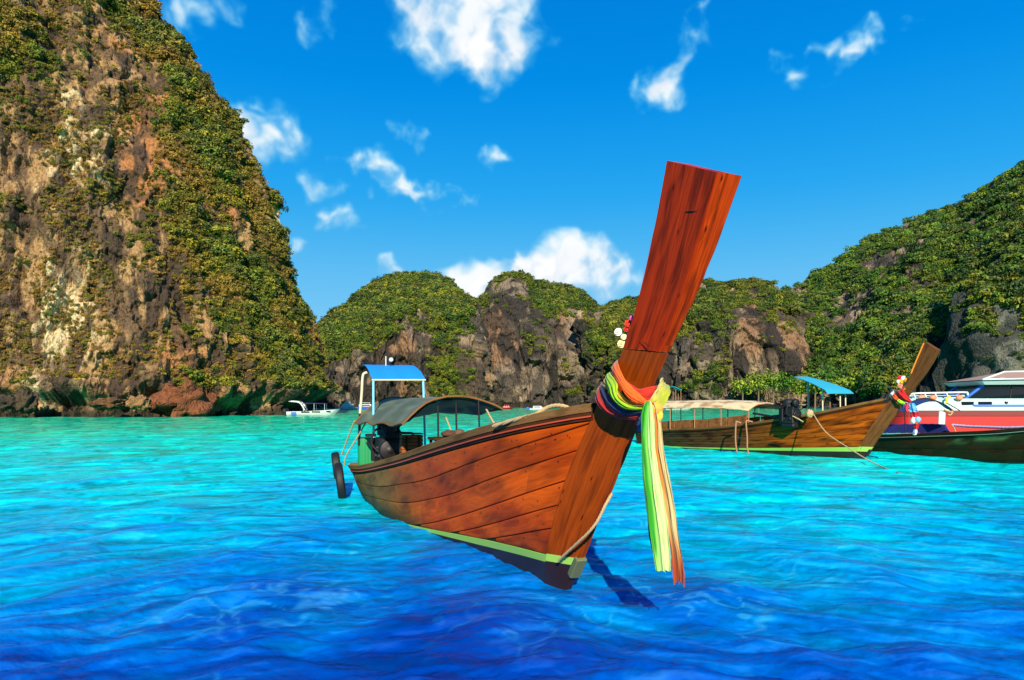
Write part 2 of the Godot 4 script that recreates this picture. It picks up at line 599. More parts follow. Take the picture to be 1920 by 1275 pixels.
	for t in tries + tufts:
		var i := r.randi_range(1, nu - 2)
		var j := r.randi_range(2, nv + 1)
		var id := i * rows + j
		var ny: float = n_[id].y * signf(n_[id].dot(nrm[id]))
		var ve := vg[id] + r.randf_range(-0.16, 0.16) + 0.55 * (ny - 0.28)
		var tuft := t >= tries
		if tuft:
			if ve > 0.05 or p[id].y < 4.0 or fine.get_noise_3d(p[id].x * 0.3, p[id].y * 0.3, p[id].z * 0.3 + 30.0) + 0.25 * r.randf() < 0.12: continue
		elif ve < 0.02: continue
		var s: float = o.size * lerpf(0.40, 1.0, clampf(ve * 1.6, 0, 1)) * (0.55 + 1.1 * pow(r.randf(), 2.2))
		if tuft: s = o.size * r.randf_range(0.2, 0.5)
		var nn := n_[id]
		if nn.dot(nrm[id]) < 0: nn = -nn
		var at := p[id] + (p[id + rows] - p[id]) * r.randf() + nn * s * 0.25
		var up := (Vector3.UP * 1.3 + nn * 0.8).normalized()
		var side := up.cross(Vector3(r.randfn(), 0.1, r.randfn())).normalized()
		var bs := Basis(side, up, side.cross(up)).scaled_local(Vector3(s * r.randf_range(0.8, 1.25), s * r.randf_range(0.7, 1.2), s * r.randf_range(0.8, 1.25)))
		var lp: Array = o.leaf
		var cc: Color = lp[r.randi() % lp.size()]
		var tn := tone.get_noise_3d(at.x * 2.0 + 20.0, at.y * 2.0, at.z * 2.0)
		cc = cc.lerp(o.leaf_dry, clampf(0.3 + tn * 1.6 - ve * 0.5, 0, 0.9) * o.get("dry", 0.5))
		if tuft: cc = [Color(0.60, 0.49, 0.20), Color(0.50, 0.46, 0.15), Color(0.60, 0.44, 0.20), Color(0.44, 0.44, 0.13)][r.randi() % 4]
		var g := r.randf_range(0.7, 1.15)
		sets[r.randi() % 3].append([Transform3D(bs, at), Color(cc.r * g, cc.g * g, cc.b * g)])
	for q in 3:
		var mm := MultiMesh.new()
		mm.transform_format = MultiMesh.TRANSFORM_3D
		mm.use_colors = true
		mm.mesh = M.crowns[q]
		mm.instance_count = sets[q].size()
		for i in sets[q].size():
			mm.set_instance_transform(i, sets[q][i][0])
			mm.set_instance_color(i, sets[q][i][1])
		var mi := MultiMeshInstance3D.new()
		mi.multimesh = mm
		mi.material_override = M.leaf
		mi.name = numbered(o.get("plant_name", "cliff_shrubs"))
		add_child(mi)
		tag(mi, ["round leafy bushes", "spreading low shrubs", "tufted upright shrubs"][q] + " growing over " + o.where, "shrubs", "", "stuff")

# ---------------------------------------------------------------- longtail boats
# Boat axes: x to port, y up, z towards the bow; z = 0 where the stem meets the water.
const STEM_FRONT := [[-0.4, -0.36], [0.0, -0.05], [0.29, 0.168], [0.555, 0.345], [0.793, 0.54], [1.213, 0.84], [1.52, 1.06], [1.77, 1.25], [2.05, 1.465], [2.307, 1.625], [2.602, 1.79], [2.9, 1.95]]
const STEM_AFT := [[-0.4, -0.52], [0.0, -0.26], [1.3, 0.545], [1.40, 0.61], [1.673, 0.802], [1.934, 0.974], [2.188, 1.106], [2.511, 1.236], [2.804, 1.339]]
const FRONT_HALF := [[-0.4, 0.03], [1.5, 0.028], [1.77, 0.036], [2.0, 0.05], [2.25, 0.066], [2.6, 0.08]]

func side_at(D: Dictionary, s: float, y: float) -> float:
	var tg := tab(D.gun, s, 1)
	var yg := tab(D.gun, s, 2)
	var tw := tab(D.wl, s, 1)
	if y >= 0.0:
		return tw + (tg - tw) * pow(minf(y / yg, 1.1), 0.85)
	return tw * sqrt(maxf(0.0, 1.0 + y / 0.36)) + 0.0

func strip(mb: MB, D: Dictionary, sg: float, s0: float, s1: float, nu: int, prof: Callable) -> void:
	# a strip along the hull side; prof(s) lists [height, outset] down the section
	var p := PackedVector3Array()
	var nv := 0
	for i in nu:
		var s := s1 - (s1 - s0) * pow(1.0 - float(i) / (nu - 1), 1.7)
		var rows: Array = prof.call(s)
		nv = rows.size()
		for q in rows:
			var ss := minf(s, seam_z(D, q[0]) + 0.003) if q[0] < 0.5 else s
			var t := side_at(D, ss, q[0])
			p.append(Vector3(sg * (t + q[1]), q[0], ss))
	for j in nv - 1:                                     # one grid per pair keeps the edges crisp
		var g := PackedVector3Array()
		for i in nu:
			g.append(p[i * nv + j])
			g.append(p[i * nv + j + 1])
		mb.grid(g, nu, 2, (s1 - s0) * 0.5, 0.1)

func seam_z(D: Dictionary, y: float) -> float:
	return tab(D.get("stem_aft", STEM_AFT), y, 1)

func stem_piece(parent: Node, called: String, D: Dictionary, ya: float, yb: float, m: Material, n: int, cap := false) -> void:
	var mb := MB.new()
	var fb := MB.new()
	var jit := nz(D.seed + 90, 2.2, 3)
	var sides := [PackedVector3Array(), PackedVector3Array(), PackedVector3Array(), PackedVector3Array(), PackedVector3Array(), PackedVector3Array()]
	for i in n:
		var y := lerpf(ya, yb, float(i) / (n - 1))
		var sa := seam_z(D, y) + (0.006 * jit.get_noise_1d(y * 3.0) if y > 1.4 else 0.0)
		var ha := side_at(D, sa, y) + 0.004 if y < 1.3 else lerpf(side_at(D, 0.545, 1.3) + 0.004, 0.08, smoothstep(1.3, 1.75, y))
		var yf := y - 0.2 * smoothstep(1.3, 2.8, y)
		var sf := tab(STEM_FRONT, yf, 1)
		var hf := tab(FRONT_HALF, yf, 1) + 0.003 * jit.get_noise_1d(y * 4.0 + 50.0)
		sf += 0.006 * jit.get_noise_1d(y * 3.0 + 20.0)
		var ch := 0.006
		for sg: int in [-1, 1]:
			var k := 0 if sg < 0 else 2
			for t in 5:
				var f := t / 4.0
				sides[k].append(Vector3(sg * lerpf(ha, hf, f), lerpf(y, yf, f), lerpf(sa, sf - ch, f)))
			sides[k + 1].append(Vector3(sg * hf, yf, sf - ch))
			sides[k + 1].append(Vector3(sg * (hf - ch), yf, sf))
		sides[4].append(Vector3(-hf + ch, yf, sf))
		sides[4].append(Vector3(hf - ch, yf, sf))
		sides[5].append(Vector3(-ha, y, sa))
		sides[5].append(Vector3(ha, y, sa))
		if cap and i == n - 1:
			var mid := Vector3(0, y - 1, sa)
			mb.quad(Vector3(-ha, y, sa), Vector3(-hf, yf, sf - ch), Vector3(hf, yf, sf - ch), Vector3(ha, y, sa), mid)
			mb.quad(Vector3(-hf, yf, sf - ch), Vector3(-hf + ch, yf, sf), Vector3(hf - ch, yf, sf), Vector3(hf, yf, sf - ch), mid)
	var ln := (yb - ya) * 0.55
	for k: int in [0, 2]:
		mb.grid(sides[k], n, 5, ln, 0.9)
		mb.grid(sides[k + 1], n, 2, ln, 0.02)
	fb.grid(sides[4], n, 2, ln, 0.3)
	mb.grid(sides[5], n, 2, ln, 0.3)
	for i in mb.uv.size():
		mb.uv[i] += Vector2(ya * 0.7 + D.seed * 0.37, D.seed * 0.21)
	for i in fb.uv.size():
		fb.uv[i] += Vector2(ya * 0.9 + 0.4, 0.1 + D.seed * 0.11)
	var piece := obj(called, mb, m, parent)
	obj("front_face", fb, D.get("m_front_lit", m) if ya > 1.0 else m, piece)

func longtail(D: Dictionary) -> Node3D:
	for key: String in ["gun", "wl", "stripe_top", "stripe_bot"]: D[key] = fine_tab(D[key])
	D.bounds = D.bounds.map(func(q): return fine_tab(q))
	var root := thing("longtail_boat", D.label, "boat", D.at, D.turn, "wooden longtail boats")
	var r := RandomNumberGenerator.new()
	r.seed = D.seed
	var z0: float = D.stern
	var stn := nz(D.seed + 60, 0.9, 4)
	# dark shell that shows in the seams, and the inside of the hull
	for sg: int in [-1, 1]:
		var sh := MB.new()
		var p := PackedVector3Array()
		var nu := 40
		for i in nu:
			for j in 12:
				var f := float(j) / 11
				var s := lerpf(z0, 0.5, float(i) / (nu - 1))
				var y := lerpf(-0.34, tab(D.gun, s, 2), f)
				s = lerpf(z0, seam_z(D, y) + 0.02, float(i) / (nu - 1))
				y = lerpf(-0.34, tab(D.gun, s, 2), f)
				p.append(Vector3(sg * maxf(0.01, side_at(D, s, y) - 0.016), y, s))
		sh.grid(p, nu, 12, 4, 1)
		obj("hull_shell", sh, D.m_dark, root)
	# planks
	var bounds: Array = D.bounds                         # tables of height along z, from the rail down to the boot stripe
	var low: Array = D.stripe_top
	for sg: int in [-1, 1]:
		for k in bounds.size():
			var mb := MB.new()
			var s0 := z0
			while s0 < 0.3 and tab(bounds[k], s0, 1) < tab(low, s0, 1) + 0.03:
				s0 += 0.05
			var nu := 44
			var rows := 9
			var p := PackedVector3Array()
			var cc := PackedColorArray()
			var tint := r.randf_range(0.86, 1.08)
			for i in nu:
				for j in rows:
					var u := float(i) / (nu - 1)
					var s := lerpf(s0, 0.5, u)
					var y := 0.0
					for it in 3:
						var yt := tab(bounds[k], s, 1)
						var yb := maxf(tab(bounds[k + 1], s, 1), tab(low, s, 1)) if k + 1 < bounds.size() else tab(low, s, 1)
						if yb > yt - 0.012: yb = yt - 0.012
						var e := [yb + 0.003, yb + 0.0035, yb + 0.010, 0, 0, 0, yt - 0.010, yt - 0.0035, yt - 0.003]
						for q in 3:
							e[3 + q] = lerpf(yb + 0.012, yt - 0.012, (q + 1) / 4.0)
						y = e[j]
						s = lerpf(s0, seam_z(D, y) - 0.004, u)
					var out := -0.013 if j == 0 or j == rows - 1 else (-0.004 if j == 1 or j == rows - 2 else 0.0015 * stn.get_noise_2d(s * 2.0, y * 6.0 + k))
					p.append(Vector3(sg * (side_at(D, s, y) + out), y, s))
					cc.append(D.paint.call(s, y, stn, tint))
			mb.grid(p, nu, rows, (0.5 - s0) / 2.4, 0.22, cc)
			var off := Vector2(r.randf(), r.randf())
			for i in mb.uv.size():
				mb.uv[i] += off
			obj("hull_plank", mb, D.m_plank, root)
		# boot stripe and bottom paint
		var st := MB.new()
		strip(st, D, sg, z0, 0.10, 40, func(s): return [[tab(D.stripe_top, s, 1) - 0.002, -0.01], [tab(D.stripe_top, s, 1) - 0.004, 0.003], [tab(D.stripe_bot, s, 1), 0.003]])
		obj("boot_stripe", st, D.m_stripe, root)
		var bt := MB.new()
		strip(bt, D, sg, z0, -0.02, 40, func(s): return [[tab(D.stripe_bot, s, 1), 0.001], [lerpf(tab(D.stripe_bot, s, 1), -0.34, 0.4), 0.0], [-0.34, 0.0]])
		obj("bottom_paint", bt, D.m_bottom, root)
		# rails
		var cap := MB.new()
		var zr := 0.56
		strip(cap, D, sg, z0 - 0.02, zr, 44, func(s):
			var g := tab(D.gun, s, 2)
			return [[g - 0.034, 0.012], [g - 0.032, 0.022], [g + 0.016, 0.026], [g + 0.026, 0.012], [g + 0.026, -0.05], [g + 0.016, -0.062], [g - 0.02, -0.06]])
		obj("gunwale_cap", cap, D.m_cap, root)
		var band := MB.new()
		strip(band, D, sg, z0, zr, 44, func(s):
			var g := tab(D.gun, s, 2)
			return [[g - 0.035, -0.01], [g - 0.036, 0.014], [g - 0.088, 0.012], [g - 0.094, -0.01]])
		obj("rubbing_strake", band, D.m_band, root)
		var line := MB.new()
		strip(line, D, sg, z0, zr, 44, func(s):
			var g := tab(D.gun, s, 2)
			return [[g - 0.058, 0.010], [g - 0.059, 0.026], [g - 0.069, 0.026], [g - 0.070, 0.010]])
		obj("bead_moulding", line, D.m_line, root)
	# nails and plugs
	if D.get("nails", false):
		var nl := MB.new()
		for k in bounds.size():
			for i in 17:
				var s := lerpf(0.42, -3.6, pow(i / 17.0, 1.3)) + r.randf_range(-0.12, 0.12)
				var y := tab(bounds[k], s, 1) - (0.035 if i % 3 else 0.03 + r.randf() * 0.1) - (0.012 if k == 0 else 0.0)
				if s > seam_z(D, y) - 0.03 or y < tab(low, s, 1) + 0.02: continue
				var q := Vector3(-side_at(D, s, y) - 0.0005, y, s)
				var rr := r.randf_range(0.004, 0.008)
				nl.ball(q, Vector3(0.003, rr, rr * r.randf_range(1, 2.0)), Basis(), 4, 6)
		tag(obj("nail_head", nl, mat(Color(0.09, 0.06, 0.05), 0.8), root), "", "", "", "stuff")
	# transom, floor, thwarts
	var tr := MB.new()
	var tp := PackedVector3Array()
	for i in 9:
		for j in 8:
			var f := i / 8.0 * 2 - 1
			var y := lerpf(-0.3, tab(D.gun, z0, 2) + 0.01, j / 7.0)
			tp.append(Vector3(f * side_at(D, z0, y), y, z0 - 0.10 * (1 - f * f)))
	tr.grid(tp, 9, 8, 0.6, 0.4)
	obj("transom", tr, D.m_cap, root)
	var rim := MB.new()
	var rp := []
	for i in 13:
		var f := i / 12.0 * 2 - 1
		rp.append(Vector3(f * (side_at(D, z0, 0.4) + 0.01), tab(D.gun, z0, 2) + 0.02, z0 - 0.10 * (1 - f * f)))
	rim.tube(rp, 0.032, 8)
	obj("stern_rim", rim, D.m_cap, root)
	var fl := MB.new()
	var fp := PackedVector3Array()
	for i in 20:
		var s := lerpf(z0, 0.1, i / 19.0)
		var y := tab(D.gun, s, 2) - lerpf(0.22, 0.55, i / 19.0)
		for sg: int in [-1, 1]:
			fp.append(Vector3(sg * maxf(0.02, side_at(D, s, y) - 0.02), y, s))
	fl.grid(fp, 20, 2, 5, 1)
	obj("floor", fl, D.m_cap, root)
	for s: float in D.thwarts:
		var tw := MB.new()
		var y := tab(D.gun, s, 2) - 0.1
		tw.box(Vector3(0, y, s), Vector3(side_at(D, s, y) * 2 - 0.03, 0.03, 0.22), Basis(), 0.005)
		obj("thwart", tw, D.m_cap, root)
	# stem and raised prow
	stem_piece(root, "stem_foot", D, -0.38, tab(D.stripe_bot, 0.0, 1), D.m_bottom, 10)
	stem_piece(root, "stem_stripe", D, tab(D.stripe_bot, 0.0, 1), tab(D.stripe_top, 0.05, 1), D.m_stripe, 4)
	stem_piece(root, "stem_post", D, tab(D.stripe_top, 0.05, 1), 1.745, D.m_stem, 34)
	stem_piece(root, "prow_board", D, 1.752, 2.804, D.m_prow, 22, true)
	var shoe := MB.new()
	var q0 := tab(STEM_FRONT, 0.1, 1)
	shoe.box(Vector3(0, 0.20, tab(STEM_FRONT, 0.20, 1) - 0.04), Vector3(0.088, 0.20, 0.11), Basis(Vector3.RIGHT, 0.64), 0.008)
	obj("stem_shoe", shoe, D.m_shoe, root)
	return root

func bar(parent: Node, called: String, pts: Array, rad: Variant, m: Material, sides := 8) -> MeshInstance3D:
	var mb := MB.new()
	mb.tube(pts, rad, sides)
	return obj(called, mb, m, parent)

func sheet(pts: Array, nu: int, nv: int, fn: Callable) -> PackedVector3Array:   # bilinear patch a b / d c with an offset
	var p := PackedVector3Array()
	for i in nu:
		for j in nv:
			var u := float(i) / (nu - 1)
			var v := float(j) / (nv - 1)
			var q: Vector3 = (pts[0] as Vector3).lerp(pts[1], u).lerp((pts[3] as Vector3).lerp(pts[2], u), v)
			p.append(q + fn.call(u, v))
	return p

func thick(mb: MB, p: PackedVector3Array, nu: int, nv: int, th: Vector3, us := 1.0, vs := 1.0) -> void:   # a sheet with a second face and edges
	mb.grid(p, nu, nv, us, vs)
	var q := PackedVector3Array()
	for e in p: q.append(e + th)
	mb.grid(q, nu, nv, us, vs)
	var rim := []
	for i in nu: rim.append(i * nv)
	for j in range(1, nv): rim.append((nu - 1) * nv + j)
	for i in range(nu - 2, -1, -1): rim.append(i * nv + nv - 1)
	for j in range(nv - 2, -1, -1): rim.append(j)
	var e := PackedVector3Array()
	for i: int in rim:
		e.append(p[i])
		e.append(q[i])
	mb.grid(e, rim.size(), 2)

func rope(called: String, label: String, pts: Array, rad: float, m: Material, n := 40, group := "") -> void:
	# a laid rope: three strands twisted round the line
	var line := smooth(pts, n)
	var mb := MB.new()
	var dense := []
	var total := 0.0
	for i in n: total += (line[i + 1] - line[i]).length()
	var steps := clampi(int(total / (rad * 2.2)), n, 260)
	for k in 3:
		var st := []
		var up := Vector3(0.13, 1, 0.21).normalized()
		for i in steps + 1:
			var f := float(i) / steps
			var c := curve(line, f)
			var t := (curve(line, minf(1, f + 0.01)) - curve(line, maxf(0, f - 0.01))).normalized()
			var x := t.cross(up).normalized()
			var y := x.cross(t)
			var an := TAU * k / 3.0 + f * total / (rad * 9.0) * TAU
			st.append(c + (x * cos(an) + y * sin(an)) * rad * 0.5)
		mb.tube(st, rad * 0.58, 5)
	tag(obj(called, mb, m), label, "rope", group)

func ribbon(mb: MB, up: Array, lo: Array, nu: int, nv: int, bulge: float, folds: float, amp: float, out: Vector3, c0: Color, c1: Color, seed_ := 1) -> void:
	var p := PackedVector3Array()
	var cc := PackedColorArray()
	var f := nz(seed_, 1.6, 2)
	for i in nu:
		var u := float(i) / (nu - 1)
		var a := curve(up, u)
		var b := curve(lo, u)
		for j in nv:
			var v := float(j) / (nv - 1)
			var w := f.get_noise_2d(u * 1.2, v * 3.0 + seed_)
			var o := bulge * sin(PI * v) + amp * sin(v * folds * TAU + 2.6 * w + u * 1.5) * minf(1, minf(v, 1 - v) * 6.0 + 0.2) + amp * 0.8 * w + amp * 0.4 * sin(v * folds * 3.3 * TAU + 5.0 * f.get_noise_2d(u * 2.0 + 9.0, v * 2.0) + u * 4.0)
			p.append(a.lerp(b, v) + out * o)
			cc.append(c0.lerp(c1, clampf(v + 0.25 * w, 0, 1)))
	mb.grid(p, nu, nv, 2, 1, cc)

func flower(at: Vector3, rad: float, col: Color, called: String, label: String, facing: Vector3, group: String, seed_: int) -> void:
	var root := thing(called, label, "flower", at, 0.0, group)
	var r := RandomNumberGenerator.new()
	r.seed = seed_
	var z := facing.normalized()
	var x := Vector3.UP.cross(z).normalized()
	var y := z.cross(x)
	var pm := mat(col, 0.75)
	for ring in 3:
		var nn: int = [3, 5, 6][ring]
		for k in nn:
			var mb := MB.new()
			var an := TAU * k / nn + ring * 0.7 + r.randf() * 0.2
			var d := x * cos(an) + y * sin(an)
			var side := d.cross(z)
			var p := PackedVector3Array()
			var open: float = [0.25, 0.7, 1.05][ring]
			for i in 5:
				var u := i / 4.0
				for j in 5:
					var v := j / 4.0 * 2 - 1
					var wd_: float = rad * (0.25 + 0.45 * sin(PI * minf(u * 0.75 + 0.1, 1))) * (1 if ring else 0.7)
					p.append(d * rad * open * (u * (0.5 + 0.5 * u)) + z * rad * (1.25 - 0.38 * ring) * sin(u * 2.0) * (1.0 + 0.25 * sin(v * 7.0 + k)) * (1 - 0.2 * v * v) + side * wd_ * v)
			mb.grid(p, 5, 5)
			obj("petal", mb, pm, root)

func on_plane(root: Node3D, px: float, py: float, t: float) -> Vector3:   # where a sight line meets a lengthwise plane of a boat, t to port of its middle
	var o := Vector3(0, EYE, 0)
	var d := Vector3((px - CX) / F, -(py - HY) / F, -1)
	var p := root.transform.basis.x
	return o + d * ((t - (o - root.position).dot(p)) / d.dot(p))

func settle(root: Node3D, base: Vector3) -> void:         # moves the root to the thing's base, parts stay where they are
	root.position = base
	for k: Node3D in root.get_children():
		k.position -= base

func _ready() -> void:
	# camera, sky, sun, exposure
	var cam := Camera3D.new()
	cam.name = "camera"
	cam.projection = Camera3D.PROJECTION_FRUSTUM
	cam.near = 0.1
	cam.far = 6000.0
	cam.size = 0.1 * 1275.0 / F
	cam.frustum_offset = Vector2(0, 0.1 * (HY - 637.5) / F)
	cam.position = Vector3(0, EYE, 0)
	add_child(cam)
	cam.current = true
	var we := WorldEnvironment.new()
	we.name = "world_environment"
	var env := Environment.new()
	env.background_mode = Environment.BG_SKY
	env.sky = Sky.new()
	env.sky.sky_material = make_sky()
	env.tonemap_mode = Environment.TONE_MAPPER_LINEAR
	env.tonemap_exposure = 1.55
	env.sdfgi_enabled = true
	env.ssao_enabled = true
	env.ssil_enabled = true
	we.environment = env
	add_child(we)
	var sun := DirectionalLight3D.new()
	sun.name = "sun"
	sun.light_color = Color(1.0, 0.95, 0.86)
	sun.light_energy = 1.6
	sun.light_angular_distance = 0.5
	sun.shadow_enabled = true
	add_child(sun)
	sun.look_at_from_position(Vector3(0.03, 0.45, 0.89), Vector3.ZERO)

	materials()
	make_water()
	landscape()
	var b1 := main_boat()
	scarf(b1)
	var b2 := second_boat()
	garland(b2)
	third_boat()
	ferry()
	far_boats()

func materials() -> void:
	var rock := mat(Color.WHITE, 0.92, 0.0, true)
	rock.uv1_triplanar = true
	rock.uv1_world_triplanar = true
	rock.uv1_scale = Vector3(0.14, 0.09, 0.14)
	rock.albedo_texture = noise_tex(nz(41, 0.02, 5), 1024, [[0.0, Color(0.52, 0.5, 0.48)], [0.42, Color(0.86, 0.84, 0.82)], [0.6, Color(1, 1, 1)], [1.0, Color(1, 0.98, 0.94)]])
	rock.heightmap_enabled = true
	rock.heightmap_scale = 35.0
	rock.heightmap_texture = noise_tex(nz(42, 0.02, 5), 1024)
	M.rock = rock
	var far: StandardMaterial3D = rock.duplicate()
	far.uv1_scale = Vector3(0.06, 0.03, 0.06)
	far.heightmap_scale = 90.0
	M.rock_far = far
	var leaf := mat(Color.WHITE, 0.6, 0.0, true)
	leaf.backlight_enabled = true
	leaf.backlight = Color(0.35, 0.35, 0.2)
	M.leaf = leaf
	M.crowns = [crown_mesh(1, 190, 0.17, 0.75), crown_mesh(2, 180, 0.18, 0.55), crown_mesh(3, 170, 0.16, 1.0)]
	M.wood_a = wood_image(51, 768, 256, 0.48, 5)
	M.wood_b = wood_image(52, 768, 256, 0.34, 8)
	var wood := func(c: Color, tex: Texture2D, rough: float, vc: bool) -> StandardMaterial3D:
		var m := mat(c, rough, 0.0, vc)
		m.albedo_texture = tex
		m.heightmap_enabled = true
		m.heightmap_scale = 0.12
		m.metallic_specular = 0.2
		m.heightmap_texture = tex
		return m
	M.plank = wood.call(Color.WHITE, M.wood_b, 0.5, true)
	M.stem = wood.call(Color(0.70, 0.30, 0.05), M.wood_b, 0.5, false)
	M.prow = wood.call(Color(0.86, 0.25, 0.02), M.wood_a, 0.42, false)
	M.prow_front_lit = wood.call(Color(0.93, 0.33, 0.03), M.wood_a, 0.42, false)  # lighter than the prow sides: sunlight on the front face painted in
	M.cap = wood.call(Color(0.60, 0.44, 0.26), M.wood_b, 0.8, false)
	M.band = wood.call(Color(0.36, 0.21, 0.10), M.wood_b, 0.7, false)
	M.crate = wood.call(Color(0.72, 0.42, 0.24), M.wood_b, 0.8, false)
	M.line = mat(Color(0.75, 0.28, 0.12), 0.5)
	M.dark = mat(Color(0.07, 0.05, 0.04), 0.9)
	M.shoe = mat(Color(0.36, 0.40, 0.26), 0.6)
	M.stripe = mat(Color(0.60, 0.80, 0.32), 0.55)
	M.bottom = mat(Color(0.16, 0.09, 0.08), 0.5)
	M.black = mat(Color(0.05, 0.05, 0.055), 0.65)
	M.iron = mat(Color(0.16, 0.15, 0.15), 0.5, 0.6)
	M.steel = mat(Color(0.6, 0.6, 0.6), 0.35, 0.8)
	M.rope = mat(Color(0.70, 0.60, 0.42), 0.9)
	M.blue_cloth = mat(Color(0.04, 0.52, 0.80), 0.7)
	M.teal_cloth = mat(Color(0.16, 0.64, 0.74), 0.7)
	M.pole_blue = mat(Color(0.50, 0.80, 0.86), 0.5)
	M.pole_pale = mat(Color(0.80, 0.76, 0.62), 0.6)
	M.white = mat(Color(0.78, 0.80, 0.79), 0.4)
	M.glass = mat(Color(0.03, 0.05, 0.06), 0.08)
	M.navy = mat(Color(0.08, 0.12, 0.36), 0.7)
	M.cloth_vc = mat(Color.WHITE, 0.8, 0.0, true)
	M.cloth_vc.rim_enabled = true
	M.cloth_vc.rim = 0.3
	M.cloth_vc.backlight_enabled = true
	M.cloth_vc.backlight = Color(0.5, 0.5, 0.5)
	M.stem2 = wood.call(Color(0.52, 0.34, 0.18), M.wood_b, 0.6, false)
	M.prow2 = wood.call(Color(0.50, 0.32, 0.17), M.wood_b, 0.6, false)
	M.panel = wood.call(Color(0.66, 0.42, 0.24), M.wood_b, 0.7, false)
	M.orange_edge = mat(Color(0.90, 0.52, 0.14), 0.5)
	M.pole_rust = mat(Color(0.62, 0.44, 0.30), 0.7)
	M.red = mat(Color(0.70, 0.06, 0.03), 0.4)
	M.red_dark = mat(Color(0.46, 0.04, 0.03), 0.45)
	M.mint = mat(Color(0.62, 0.75, 0.72), 0.4)
	M.mid_blue = mat(Color(0.12, 0.36, 0.72), 0.6)
	M.taupe = mat(Color(0.66, 0.54, 0.46), 0.8)
	M.yellow = mat(Color(0.86, 0.76, 0.16), 0.8)
	M.rope_blue = mat(Color(0.68, 0.70, 0.82), 0.9)

